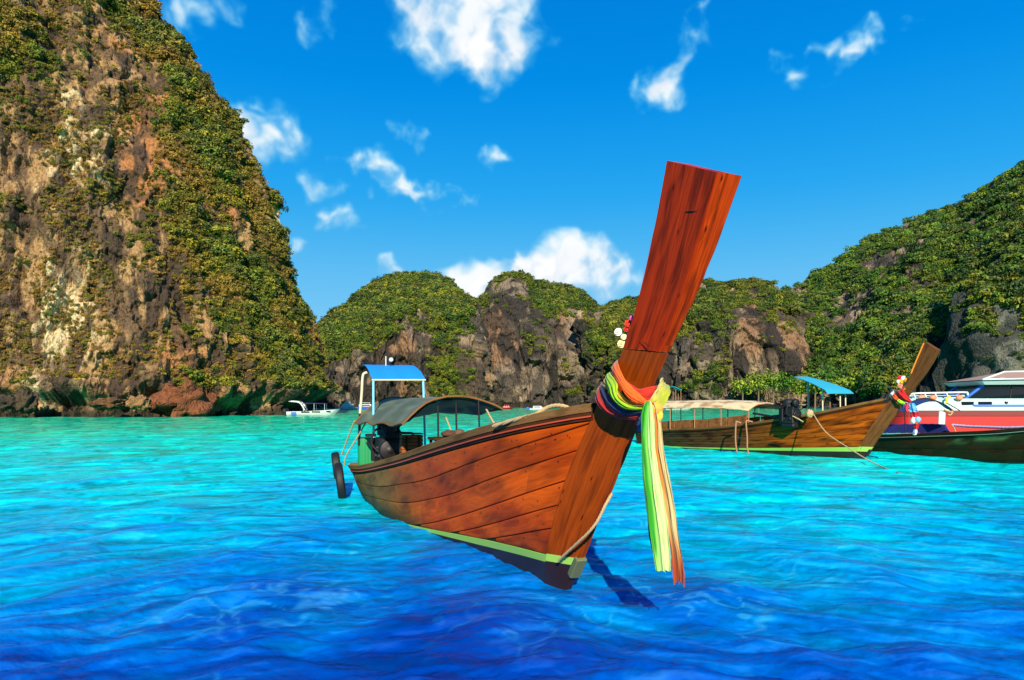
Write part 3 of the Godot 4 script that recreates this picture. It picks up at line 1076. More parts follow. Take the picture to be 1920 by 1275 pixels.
func landscape() -> void:
	var near_rock := [Color(0.64, 0.51, 0.34), Color(0.84, 0.76, 0.58), Color(0.66, 0.45, 0.27), Color(0.25, 0.20, 0.15)]
	var grey_rock := [Color(0.50, 0.45, 0.38), Color(0.66, 0.58, 0.46), Color(0.54, 0.42, 0.31), Color(0.16, 0.15, 0.14)]
	var fresh := [Color(0.28, 0.44, 0.08), Color(0.36, 0.49, 0.10), Color(0.45, 0.52, 0.11), Color(0.18, 0.32, 0.07)]
	var shaded_rock := [Color(0.30, 0.31, 0.29), Color(0.42, 0.43, 0.38), Color(0.36, 0.33, 0.26), Color(0.13, 0.15, 0.15)]  # right-hand outcrop and cliff, their shade put into the rock colour
	var olive := [Color(0.44, 0.46, 0.09), Color(0.37, 0.43, 0.09), Color(0.54, 0.52, 0.12), Color(0.27, 0.34, 0.08)]
	var green := [Color(0.29, 0.40, 0.08), Color(0.37, 0.45, 0.09), Color(0.47, 0.49, 0.10), Color(0.19, 0.30, 0.07)]
	hill("limestone_cliff", "towering limestone cliff on the left, undercut at the waterline, half clad in bushes", [[-380, 70, -760, 30], [0, 71, -420, 28], [150, 72, -200, 26], [285, 74, 0, 24], [330, 75, 58, 22], [365, 76, 130, 20], [415, 78, 215, 18], [440, 79, 272, 16], [470, 81, 345, 14], [505, 83, 395, 13], [522, 84, 490, 11], [537, 86, 555, 9], [560, 88, 598, 8], [577, 90, 660, 7], [592, 93, 705, 5], [606, 96, 752, 3]],
		{"nu": 600, "nv": 520, "tufts": 26000, "rough": 1.5, "seed": 100, "scale": 1.0, "amp": 1.0, "lip": 3.4, "pw": 2.6, "lin": 0.55, "rock": near_rock, "moss": Color(0.36, 0.36, 0.13), "veg_bias": -0.36, "veg_up": 0.5, "veg_px": [[430, 0.55, 130, 0.7, 0.45], [150, 0.25, 90, 0.35, -0.35], [250, 0.5, 60, 0.25, -0.3], [60, 0.2, 60, 0.06, 0.25], [230, 0.13, 70, 0.08, -0.4]], "plants": 60000, "size": 0.8, "leaf": olive, "leaf_dry": Color(0.66, 0.50, 0.20), "dry": 0.9, "where": "the towering left cliff"})
	hill("limestone_hill", "dome-shaped limestone hill beyond the blue awning, green on its crown", [[572, 200, 740, 8], [583, 200, 648, 14], [610, 200, 614, 20], [640, 201, 592, 25], [670, 202, 575, 30], [700, 203, 548, 35], [730, 204, 527, 38], [760, 205, 518, 40], [800, 206, 515, 40], [830, 207, 523, 38], [855, 208, 547, 30], [868, 210, 582, 20], [878, 214, 627, 12], [886, 218, 680, 8], [894, 224, 750, 4]],
		{"nu": 300, "nv": 200, "seed": 200, "scale": 2.6, "amp": 1.9, "rough": 1.3, "pw": 4.0, "lin": 0.3, "rock": grey_rock, "moss": Color(0.20, 0.23, 0.09), "veg_bias": -0.3, "veg_up": 0.75, "veg_px": [[640, 0.7, 60, 0.35, 0.5], [800, 0.35, 50, 0.18, -0.3], [830, 0.22, 40, 0.15, 0.3], [670, 0.2, 50, 0.25, -0.4], [882, 0.5, 12, 1.0, -1.2], [640, 0.3, 40, 0.3, -0.5]], "plants": 34000, "size": 1.4, "leaf": green, "leaf_dry": Color(0.58, 0.56, 0.16), "where": "the dome-shaped hill beyond the blue awning"})
	hill("limestone_hill", "broad grey limestone hill with a knob on top, left of the tall prow", [[866, 246, 740, 6], [876, 238, 622, 14], [882, 236, 592, 18], [893, 234, 565, 22], [918, 232, 548, 26], [930, 232, 524, 30], [950, 232, 516, 30], [972, 233, 517, 30], [1000, 233, 531, 30], [1015, 234, 535, 30], [1040, 235, 538, 30], [1065, 235, 542, 30], [1085, 236, 548, 28], [1103, 237, 565, 24], [1120, 238, 587, 18], [1150, 240, 642, 12], [1180, 242, 722, 6]],
		{"nu": 300, "nv": 200, "seed": 300, "scale": 2.6, "amp": 1.9, "rough": 1.3, "pw": 4.0, "lin": 0.35, "rock": grey_rock, "moss": Color(0.22, 0.24, 0.10), "veg_bias": -0.38, "veg_up": 0.5, "veg_px": [[1060, 0.5, 60, 0.3, 0.25], [950, 0.9, 40, 0.12, -0.35], [960, 0.15, 120, 0.18, -0.4], [884, 0.5, 16, 1.0, -1.2], [915, 0.6, 20, 0.3, -0.4], [1000, 0.45, 60, 0.3, -0.22]], "plants": 34000, "size": 1.35, "leaf": green, "leaf_dry": Color(0.60, 0.56, 0.17), "where": "the broad hill left of the tall prow"})
	hill("limestone_hill", "fluted grey cliff hill behind the tall prow and the beige boat roof", [[1095, 226, 720, 5], [1110, 222, 602, 12], [1125, 220, 579, 18], [1150, 218, 569, 24], [1190, 216, 563, 26], [1240, 212, 558, 26], [1290, 208, 542, 26], [1320, 206, 531, 26], [1345, 206, 532, 26], [1360, 206, 535, 26], [1400, 205, 530, 26], [1435, 205, 535, 24], [1452, 206, 550, 18], [1462, 208, 582, 12], [1475, 210, 660, 8], [1490, 214, 745, 4]],
		{"nu": 340, "nv": 200, "seed": 400, "scale": 2.4, "amp": 1.9, "rough": 1.3, "pw": 4.0, "lin": 0.3, "rock": grey_rock, "moss": Color(0.20, 0.22, 0.09), "veg_bias": -0.44, "veg_up": 0.5, "veg_px": [[1300, 0.6, 40, 0.5, 0.25], [1390, 0.55, 60, 0.3, -0.25], [1430, 0.12, 60, 0.15, 0.5]], "plants": 34000, "size": 1.35, "leaf": green, "leaf_dry": Color(0.55, 0.52, 0.16), "where": "the fluted hill behind the prow"})
	hill("forested_slope", "long green forested slope climbing to the right edge of the bay", [[1428, 222, 700, 14], [1445, 216, 577, 26], [1462, 212, 550, 40], [1480, 208, 538, 48], [1540, 197, 508, 62], [1580, 190, 488, 72], [1620, 182, 459, 82], [1680, 172, 427, 92], [1740, 162, 396, 98], [1800, 154, 382, 100], [1850, 147, 350, 100], [1900, 140, 318, 100], [1960, 132, 282, 100], [2300, 112, 100, 90], [2700, 100, -50, 90]],
		{"nu": 420, "nv": 260, "seed": 500, "scale": 2.2, "amp": 2.8, "pw": 1.6, "lin": 0.5, "rock": grey_rock, "moss": Color(0.14, 0.20, 0.07), "veg_bias": -0.2, "veg_up": 0.1, "veg_px": [[1560, 0.55, 70, 0.25, -0.75], [1690, 0.75, 50, 0.12, -0.4], [1600, 0.2, 120, 0.3, 0.4]], "plants": 50000, "size": 1.7, "leaf": fresh, "leaf_dry": Color(0.50, 0.54, 0.16), "dry": 0.3, "where": "the long slope on the right", "plant_name": "slope_forest", "cat": "hillside"})
	hill("rock_outcrop", "dark vertical rock outcrop with a bright bushy top behind the leaning prow on the right", [[1636, 124, 756, 3], [1662, 120, 712, 6], [1690, 117, 662, 10], [1712, 116, 625, 12], [1742, 115, 594, 14], [1770, 115, 592, 14], [1800, 116, 604, 14], [1830, 118, 640, 10]],
		{"nu": 150, "nv": 150, "seed": 600, "scale": 1.5, "amp": 1.3, "rough": 1.3, "pw": 4.5, "lin": 0.2, "rock": shaded_rock, "moss": Color(0.24, 0.33, 0.13), "veg_bias": -0.4, "veg_up": 1.5, "veg_px": [[1668, 0.6, 30, 0.7, 0.9], [1750, 1.0, 70, 0.16, 1.1], [1700, 0.85, 30, 0.3, 0.5]], "plants": 9000, "size": 1.2, "leaf": green, "leaf_dry": Color(0.56, 0.62, 0.16), "where": "the dark outcrop on the right"})
	hill("limestone_cliff", "dark sheer cliff at the right edge with trees clinging to its ledges", [[1788, 112, 740, 4], [1797, 109, 596, 8], [1812, 107, 526, 12], [1840, 105, 498, 16], [1870, 104, 472, 18], [1900, 103, 440, 18], [1960, 102, 390, 20], [2100, 98, 310, 24], [2500, 90, 150, 30], [3000, 85, 100, 30]],
		{"nu": 240, "nv": 200, "seed": 700, "scale": 1.6, "amp": 1.3, "rough": 1.3, "pw": 4.0, "lin": 0.3, "rock": shaded_rock, "moss": Color(0.20, 0.29, 0.13), "veg_bias": -0.32, "veg_up": 0.7, "veg_px": [[1900, 0.7, 40, 0.2, 0.3]], "plants": 14000, "size": 1.3, "leaf": green, "leaf_dry": Color(0.42, 0.54, 0.16), "dry": 0.3, "where": "the sheer cliff at the right edge"})
	# beach at the foot of the slope
	var bp := PackedVector3Array()
	var bn := nz(77, 0.1, 3)
	for i in 60:
		var px := lerpf(1455, 1680, i / 59.0)
		var d := lerpf(215, 176, i / 59.0)
		for j in 6:
			var f := j / 5.0
			var q := P(px, HY, d - 16.0 + 24.0 * f)
			q.y = -0.4 + 2.6 * f + 0.3 * bn.get_noise_2d(q.x, q.z)
			bp.append(q)
	var bm := MB.new()
	bm.grid(bp, 60, 6)
	tag(obj("beach", bm, mat(Color(0.88, 0.83, 0.70), 0.95)), "narrow pale sand beach at the foot of the forested slope", "beach", "", "structure")
	# shore trees one can tell apart
	var k := 0
	var lab := ["broad yellow-green tree on the shore, first from the left above the boat roof", "rounded bright green tree on the shore behind the beige roof's front end", "tall pale green tree left of the black engine on the far shore", "dark green tree on the shore above the black engine", "small yellow-green tree on the shore just left of the teal awning", "spreading light green tree above the teal awning", "deep green tree to the right of the teal awning's top", "bright bushy tree over the beach under the teal awning", "low olive tree by the beach at the awning's right end", "light green tree on the shore right of the awning", "dense green tree between the awning and the leaning prow", "short bright tree beside the dark outcrop's foot"]
	for q in [[1392, 196, 7.0, 1], [1422, 194, 8.5, 1], [1450, 192, 9.0, 0], [1478, 190, 8.0, 2], [1502, 188, 6.0, 1], [1528, 184, 8.0, 0], [1556, 182, 9.5, 2], [1580, 178, 6.5, 1], [1604, 175, 6.0, 0], [1626, 172, 8.0, 1], [1650, 168, 9.0, 2], [1672, 160, 6.0, 1]]:
		rng.seed = 900 + k
		var at := P(q[0], HY, q[1])
		at.y = 1.2
		var t := thing("shore_tree", lab[k], "tree", at, rng.randf() * TAU, "trees along the far shore")
		var tk := MB.new()
		tk.tube([Vector3(0, -1.5, 0), Vector3(0.1, q[2] * 0.3, 0), Vector3(-0.15, q[2] * 0.7, 0.1)], [0.28, 0.2, 0.1], 7)
		tk.tube([Vector3(0.1, q[2] * 0.3, 0), Vector3(0.9, q[2] * 0.6, 0.3)], [0.14, 0.06], 6)
		tk.tube([Vector3(0.05, q[2] * 0.4, 0), Vector3(-0.9, q[2] * 0.65, -0.4)], [0.12, 0.05], 6)
		obj("trunk", tk, mat(Color(0.42, 0.36, 0.28), 0.9), t)
		var mi := MB.new()
		var c: Color = [Color(0.44, 0.56, 0.13), Color(0.50, 0.58, 0.14), Color(0.26, 0.42, 0.11)][q[3]]
		for e in 520:
			var lobe: Vector3 = Vector3(sin(e * 2.4) * 0.3, cos(e * 1.3) * 0.18, cos(e * 2.4) * 0.3) * q[2] if e % 3 else Vector3.ZERO
			var dir := Vector3(rng.randfn(), rng.randfn() + 0.3, rng.randfn()).normalized()
			var at2: Vector3 = Vector3(0, q[2] * 0.68, 0) + lobe * 0.8 + dir * q[2] * 0.26 * pow(rng.randf(), 0.4)
			var n := (dir + Vector3(rng.randfn(), rng.randfn() + 0.5, rng.randfn()) * 0.5).normalized()
			var x := n.cross(Vector3(rng.randfn(), rng.randfn(), rng.randfn())).normalized()
			var y := n.cross(x)
			var s := 0.42 * rng.randf_range(0.6, 1.2)
			var g := rng.randf_range(0.75, 1.15)
			mi.col = Color(c.r * g, c.g * g, c.b * g)
			mi.quad(at2 - x * s, at2 + y * s * 0.6, at2 + x * s, at2 - y * s * 0.6, at2 - n)
		obj("crown", mi, M.leaf, t)
		k += 1
	# boulders at the foot of the left cliff
	var rl := ["square tan boulder standing alone in the water before the left cliff", "low dark rocks at the far left waterline", "brown rounded rock at the left cliff's undercut", "flat rust-coloured rock below the cave in the left cliff", "reddish rock heap where the cave of the left cliff begins"]
	k = 0
	for q in [[260, 70, 0.95, 0.55, 0.75], [20, 69, 1.3, 0.6, 0.45], [50, 69.5, 1.2, 0.9, 0.35], [205, 70, 1.6, 0.4, 0.5], [345, 76, 3.4, 1.9, 0.95]]:
		var bl := MB.new()
		var c: Color = [Color(0.58, 0.44, 0.28), Color(0.25, 0.22, 0.17), Color(0.30, 0.25, 0.18), Color(0.42, 0.30, 0.18), Color(0.50, 0.30, 0.18)][k]
		bl.col = c
		bl.ball(Vector3.ZERO, Vector3(q[2], q[3] * 1.3, q[2] * 0.8), Basis(Vector3.UP, k * 1.1), 18, 28, 0.75, 30 + k)
		var o := obj("boulder", bl, M.rock)
		o.position = P(q[0], HY, q[1])
		tag(o, rl[k], "rock")
		k += 1

func main_boat() -> Node3D:
	var gun := [[-6.1, 0.60, 0.455], [-5.5, 0.60, 0.48], [-4.7, 0.578, 0.575], [-3.9, 0.57, 0.682], [-3.0, 0.564, 0.809], [-1.9, 0.543, 0.987], [-1.05, 0.502, 1.124], [-0.45, 0.437, 1.223], [0.02, 0.331, 1.298], [0.28, 0.243, 1.34], [0.57, 0.119, 1.378]]
	var top := []
	for i in 25:
		var s := lerpf(-6.1, 0.57, i / 24.0)
		top.append([s, tab(gun, s, 2) - 0.092])
	var D := {
		"label": "large orange-brown wooden longtail boat with a tall raised prow in the foreground", "at": Vector3(0.4546, 0, -5.431), "turn": atan2(0.3861, 0.9224), "seed": 3, "stern": -6.0, "gun": gun,
		"wl": [[-6.1, 0.40], [-5.5, 0.48], [-4.2, 0.53], [-3.3, 0.445], [-2.18, 0.298], [-1.4, 0.183], [-0.84, 0.118], [-0.44, 0.10], [0.6, 0.10]],
		"bounds": [top, [[-6.1, 0.23], [-5.74, 0.239], [-4.2, 0.336], [-2.32, 0.606], [-1.03, 0.889], [-0.02, 1.12], [0.55, 1.288]].map(func(q): return [q[0], q[1] - 0.018 * smoothstep(-0.4, 0.5, q[0])]),
			[[-6.1, 0.05], [-3.17, 0.256], [-1.76, 0.516], [-0.76, 0.77], [-0.08, 0.937], [0.48, 1.093]], [[-6.1, -0.2], [-4.0, -0.1], [-2.79, 0.068], [-1.72, 0.313], [-0.48, 0.636], [0.39, 0.884]],
			[[-6.1, -0.3], [-3.0, -0.1], [-1.54, 0.212], [-0.57, 0.462], [0.31, 0.704]], [[-6.1, -0.35], [-2.5, -0.05], [-1.37, 0.144], [-0.91, 0.245], [0.19, 0.512]]],
		"stripe_top": [[-6.1, -0.12], [-3.18, 0.015], [-2.1, 0.102], [-1.11, 0.183], [-0.33, 0.237], [0.24, 0.272]], "stripe_bot": [[-6.1, -0.14], [-3.2, -0.01], [-2.13, 0.05], [-1.17, 0.109], [-0.38, 0.172], [0.17, 0.208]],
		"m_dark": M.dark, "m_plank": M.plank, "m_stripe": M.stripe, "m_bottom": M.bottom, "m_cap": M.cap, "m_band": M.band, "m_line": M.line, "m_stem": M.stem, "m_prow": M.prow, "m_front_lit": M.prow_front_lit, "m_shoe": M.shoe, "thwarts": [-2.4, -1.2], "nails": true,
		"paint": func(s: float, y: float, n: FastNoiseLite, tint: float) -> Color:
			# varnish worn thin and algae-green towards the stern, dark scuffs
			var c := Color(0.95, 0.39, 0.03).lerp(Color(0.84, 0.32, 0.03), smoothstep(-0.1, 0.4, n.get_noise_2d(s * 1.3, y * 3.0)))
			c = c.lerp(Color(0.62, 0.47, 0.20), smoothstep(-2.2, -4.6, s + 0.5 * n.get_noise_2d(s, y + 9.0)))
			c = c.lerp(Color(0.24, 0.24, 0.13), 0.85 * smoothstep(0.25, 0.02, y) * smoothstep(-2.0, -3.6, s))
			c = c.lerp(Color(0.26, 0.14, 0.07), 0.4 * smoothstep(0.2, 0.55, n.get_noise_2d(s * 1.5 + 30.0, y * 4.0)))
			return Color(c.r * tint, c.g * tint, c.b * tint)}
	var b := longtail(D)
	var inv := b.transform.affine_inverse()
	var L := func(px: float, py: float, d: float) -> Vector3: return inv * P(px, py, d)
	var crk := mat(Color(0.10, 0.04, 0.02), 0.9)
	for q in [[[1284, 397.5], [1291, 396], [1299, 396], [1308, 394]], [[1200, 640], [1208, 643], [1216, 648], [1224, 650]]]:
		var ck := []
		for z: Array in q: ck.append(inv * on_plane(b, z[0], z[1], -(lerpf(0.075, 0.08, 0.5) if z[1] < 500 else 0.068)))
		bar(b, "crack", ck, [0.0008, 0.0026, 0.0022, 0.0006], crk, 5)
	# barrel canopy of patched green tarpaulin
	var cn := nz(81, 0.9, 3)
	var roof := func(u: float, v: float) -> Vector3:
		var t := v * 2 - 1
		var y := 1.475 - (0.30 if t < 0 else 0.15) * pow(absf(t), 2.2) - 0.05 * u * absf(minf(t, 0))
		y += 0.012 * sin(u * 19.0) * absf(t) - 0.02 * sin(u * PI * 3.0) * sin(u * PI * 3.0) + 0.015 * cn.get_noise_2d(u * 4, v * 3)
		return Vector3(t * 0.58, y, lerpf(-2.85, -5.7, u))
	var rp := PackedVector3Array()
	var rc := PackedColorArray()
	for i in 40:
		for j in 25:
			rp.append(roof.call(i / 39.0, j / 24.0))
			var w := cn.get_noise_2d(i * 0.05, j * 0.5)
			rc.append(Color(0.10, 0.23, 0.11).lerp(Color(0.42, 0.44, 0.27), 0.7 * smoothstep(0.0, 0.5, w)).lerp(Color(0.34, 0.17, 0.12), 0.6 * smoothstep(0.3, 0.6, cn.get_noise_2d(i * 0.1 + 40, j * 0.3))))
	var rm := MB.new()
	rm.grid(rp, 40, 25, 3, 1, rc)
	obj("canopy", rm, M.cloth_vc, b)
	for u: float in [0.0, 0.33, 0.66, 1.0]:
		var arc := []
		for j in 15: arc.append(roof.call(u, j / 14.0) + Vector3(0, 0.006 if u == 0.0 or u == 1.0 else -0.016, 0))
		bar(b, "canopy_hoop", arc, 0.013, M.cap)
	for v: float in [0.0, 1.0]:
		var ln := []
		for i in 25: ln.append(roof.call(i / 24.0, v))
		bar(b, "canopy_rail", ln, 0.013, M.cap)
	var sag := MB.new()
	var sp := PackedVector3Array()
	var sc := PackedColorArray()
	for i in 14:
		for j in 14:
			var u := i / 13.0
			var t := j / 13.0 * 2 - 1
			sp.append(Vector3(t * 0.5, (roof.call(u * 0.5, 0.5 + t * 0.45) as Vector3).y - 0.035 - 0.15 * sin(PI * u) * (1 - t * t * 0.7) + 0.006 * sin(t * 9 + u * 4), lerpf(-2.9, -4.27, u)))
			sc.append(Color(0.45, 0.50, 0.30).lerp(Color(0.30, 0.12, 0.09), smoothstep(-0.1, 0.3, cn.get_noise_2d(i * 0.3, j * 0.3 + 7))))
	sag.grid(sp, 14, 14, 1, 1, sc)
	obj("sagging_lining", sag, M.cloth_vc, b)
	for q in [[[821, 783], [823, 816], 7.9], [[855, 776], [858, 812], 8.1], [[897, 771], [903, 808], 8.15], [[722, 778], [722, 850], 9.9]]:
		var foot: Vector3 = L.call(q[1][0], q[1][1], q[2])
		foot.y = 0.42
		bar(b, "canopy_pole", [(L.call(q[0][0], q[0][1], q[2]) as Vector3) + Vector3(0, 0.13 if q[2] < 9.0 else 0.0, 0), foot], 0.011, M.iron)
	# blue awning over the helm
	var aw := MB.new()
	var prof := [[0.0, 0.0], [0.35, 0.42], [0.65, 0.76], [0.85, 0.93], [0.95, 0.99], [1.0, 1.0]]
	var ap := PackedVector3Array()
	for i in 12:
		var u := i / 11.0
		for j in 13:
			var v := j / 12.0
			var far_: Vector3 = L.call(lerpf(679, 768, u), 684.0 + 1.0 * u, 10.6 + 0.25 * u)
			var near_: Vector3 = L.call(lerpf(697.5, 798.5, u), 711.5, 9.7 + 0.3 * u)
			var q := far_.lerp(near_, v)
			q.y = lerpf(far_.y, near_.y, pow(v, 2.1)) + 0.008 * sin(u * 17.0) * v
			ap.append(q)
	thick(aw, ap, 12, 13, Vector3(0, -0.008, 0), 2, 2)
	obj("awning", aw, M.blue_cloth, b)
	bar(b, "awning_bar", [L.call(697, 712.5, 9.7), L.call(798, 712.5, 10.0)], 0.012, M.pole_pale)
	bar(b, "awning_pole", [L.call(700, 713, 9.72), L.call(700.5, 830, 9.72)], 0.016, M.pole_blue)
	bar(b, "awning_pole", [L.call(793.5, 713, 10.0), L.call(797.5, 845, 10.0)], 0.016, M.pole_blue)
	bar(b, "bent_pole", smooth([L.call(690, 698, 10.5), L.call(682, 701, 10.5), L.call(679.5, 712, 10.5), L.call(678, 740, 10.5), L.call(675, 775, 10.5)], 18), 0.02, M.pole_pale)
	bar(b, "bent_pole", [L.call(675, 775, 10.5), L.call(673, 835, 10.5)], 0.02, M.iron)
	bar(b, "aerial", [L.call(723.5, 690, 10.4), L.call(723.5, 668, 10.4)], 0.008, M.white)
	var lp := MB.new()
	lp.lathe(L.call(733, 675, 10.4), Basis(Vector3.RIGHT, 1.3), [Vector2(0, -0.03), Vector2(0.025, -0.03), Vector2(0.032, 0.01), Vector2(0.028, 0.03), Vector2(0, 0.03)], 14)
	obj("stern_lamp", lp, M.white, b)
	bar(b, "lamp_stalk", [L.call(733, 678, 10.4), L.call(731, 692, 10.45)], 0.006, M.iron)
	engine(b, L.call(726, 845, 9.55), 1.03)
	# bench amidships under the canopy
	var bc: Vector3 = L.call(852, 819, 7.65)
	var bt := MB.new()
	bt.box(bc + Vector3(0, -0.015, 0), Vector3(0.52, 0.03, 0.26), Basis(), 0.005)
	obj("bench_top", bt, M.band, b)
	for sx: int in [-1, 1]:
		for sz: int in [-1, 1]:
			bar(b, "bench_leg", [bc + Vector3(sx * 0.23, -0.02, sz * 0.1), Vector3(bc.x + sx * 0.23, 0.42, bc.z + sz * 0.1)], 0.016, M.band, 6)
	# cargo
	var ct := thing("green_container", "green ribbed plastic container at the stern of the large boat", "container", Vector3(P(687, 872, 10.6).x, 0.25, -10.6), 0.25)
	var gm := MB.new()
	var gp := PackedVector3Array()
	for i in 61:
		var a := TAU * i / 60.0
		var sq := 1.0 / pow(pow(absf(cos(a)), 6) + pow(absf(sin(a)), 6), 1.0 / 6)
		for j in 8:
			var f := j / 7.0
			var rr := (0.105 + 0.008 * f + 0.0035 * sin(a * 18.0)) * sq * (0.96 if j == 7 else 1.0)
			gp.append(Vector3(cos(a) * rr * 1.08, f * 0.635, sin(a) * rr * 0.8))
	gm.grid(gp, 61, 8)
	obj("body", gm, mat(Color(0.06, 0.52, 0.30), 0.4), ct)
	var gl := MB.new()
	gl.box(Vector3(0, 0.637, 0), Vector3(0.225, 0.02, 0.17), Basis(), 0.006)
	obj("lid", gl, mat(Color(0.05, 0.14, 0.10), 0.5), ct)
	var cr := thing("wooden_crate", "brown slatted wooden crate beside the engine of the large boat", "crate", Vector3(P(771, 856, 8.75).x, 0.37, -8.75), 0.3)
	for j in 15:
		for sgn: int in [-1, 1]:
			var cb := MB.new()
			cb.box(Vector3(0, 0.022 + j * 0.043, sgn * 0.10), Vector3(0.24, 0.038, 0.014), Basis(), 0.003)
			obj("slat", cb, M.crate, cr)
			var cs := MB.new()
			cs.box(Vector3(sgn * 0.122, 0.022 + j * 0.043, 0), Vector3(0.014, 0.038, 0.186), Basis(), 0.003)
			obj("slat", cs, M.crate, cr)
	for sgn: int in [-1, 1]:
		var cp := MB.new()
		cp.box(Vector3(sgn * 0.075, 0.325, 0.112), Vector3(0.022, 0.64, 0.010), Basis(), 0.003)
		obj("batten", cp, M.band, cr)
	var cl := MB.new()
	for j in 4: cl.box(Vector3(0, 0.662, -0.08 + j * 0.054), Vector3(0.26, 0.012, 0.05), Basis(), 0.003)
	obj("lid", cl, M.crate, cr)
	for q in [[843, 819, 7.66, 0.15, 0.06, Color(0.32, 0.20, 0.13), "long dark brown bundle on the bench under the front of the canopy"], [862, 819, 7.66, 0.10, 0.07, Color(0.40, 0.30, 0.20), "small rounded brown sack on the bench, right of the longer bundle"]]:
		var sk := MB.new()
		sk.ball(Vector3(0, q[4] * 0.5, 0), Vector3(q[3] * 0.55, q[4] * 0.7, 0.1), Basis(), 10, 16, 0.35, 5)
		var so := obj("sack", sk, mat(q[5], 0.9))
		so.position = P(q[0], q[1], q[2])
		tag(so, q[6], "sack")
	# tyres hung as fenders
	for q in [[631, 873, 11.1, 0.21, "black tyre fender hanging behind the other at the large boat's stern"], [638, 903, 10.75, 0.285, "lower black tyre fender dipping into the water at the large boat's stern"]]:
		var ty := thing("tyre_fender", q[4], "tyre", P(q[0], q[1], q[2]) - Vector3(0, q[3], 0), 0.0, "tyres hung over the stern")
		var tm := MB.new()
		var R: float = q[3]
		var w := 0.062
		tm.lathe(Vector3(0, R, 0), Basis(Vector3(0, 0, 1), PI / 2 + 0.12).rotated(Vector3.UP, 0.25), [Vector2(R * 0.62, -w * 0.8), Vector2(R * 0.8, -w), Vector2(R * 0.95, -w * 0.85), Vector2(R, -w * 0.5), Vector2(R, w * 0.5), Vector2(R * 0.95, w * 0.85), Vector2(R * 0.8, w), Vector2(R * 0.62, w * 0.8), Vector2(R * 0.58, 0), Vector2(R * 0.62, -w * 0.8)], 40)
		obj("tread", tm, M.black, ty)
	rope("fender_rope", "thin yellow rope from the canopy's rear corner down to the upper tyre", [P(665, 789, 10.45), P(652, 822, 10.7), P(641, 852, 10.9)], 0.012, M.rope, 12, "ropes at the stern")
	rope("fender_rope", "thin yellow rope from the canopy's side down to the stern rail", [P(693, 779, 10.2), P(673, 815, 10.4), P(650, 853, 10.6), P(646, 872, 10.7)], 0.012, M.rope, 12, "ropes at the stern")
	rope("guy_rope", "yellow guy rope from the canopy's front corner to the gunwale", [P(912, 768, 8.15), P(921, 785, 8.0), P(932, 803, 7.9), P(953, 842, 7.65)], 0.012, M.rope, 10)
	rope("guy_rope", "pale guy rope inside the canopy's front poles", [P(836, 782, 7.9), P(842, 797, 7.9), P(848, 814, 7.9), P(860, 842, 7.9)], 0.009, M.rope, 10)
	rope("bow_rope", "thick tan rope lying over the foredeck gunwale of the large boat", [P(925, 799, 5.62), P(967, 786.5, 5.44), P(1000, 778.5, 5.3), P(1013, 772, 5.27), P(1026, 764.5, 5.25), P(1042, 760.5, 5.2), P(1058, 762, 5.15), P(1072, 768, 5.12)], 0.016, M.rope, 40)
	var sr := []
	for q in [[1047, 1052, -0.135], [1062, 1037, -0.132], [1085, 1016, -0.12], [1104, 998, -0.10], [1117, 982, -0.075], [1126, 966, -0.05], [1133, 951, -0.03], [1140, 938, 0.0], [1147, 925, 0.035]]:
		sr.append(on_plane(b, q[0], q[1], q[2]))
	rope("stem_rope", "taut tan rope running up the stem of the large boat from its green stripe", sr, 0.011, M.rope, 40)
	return b

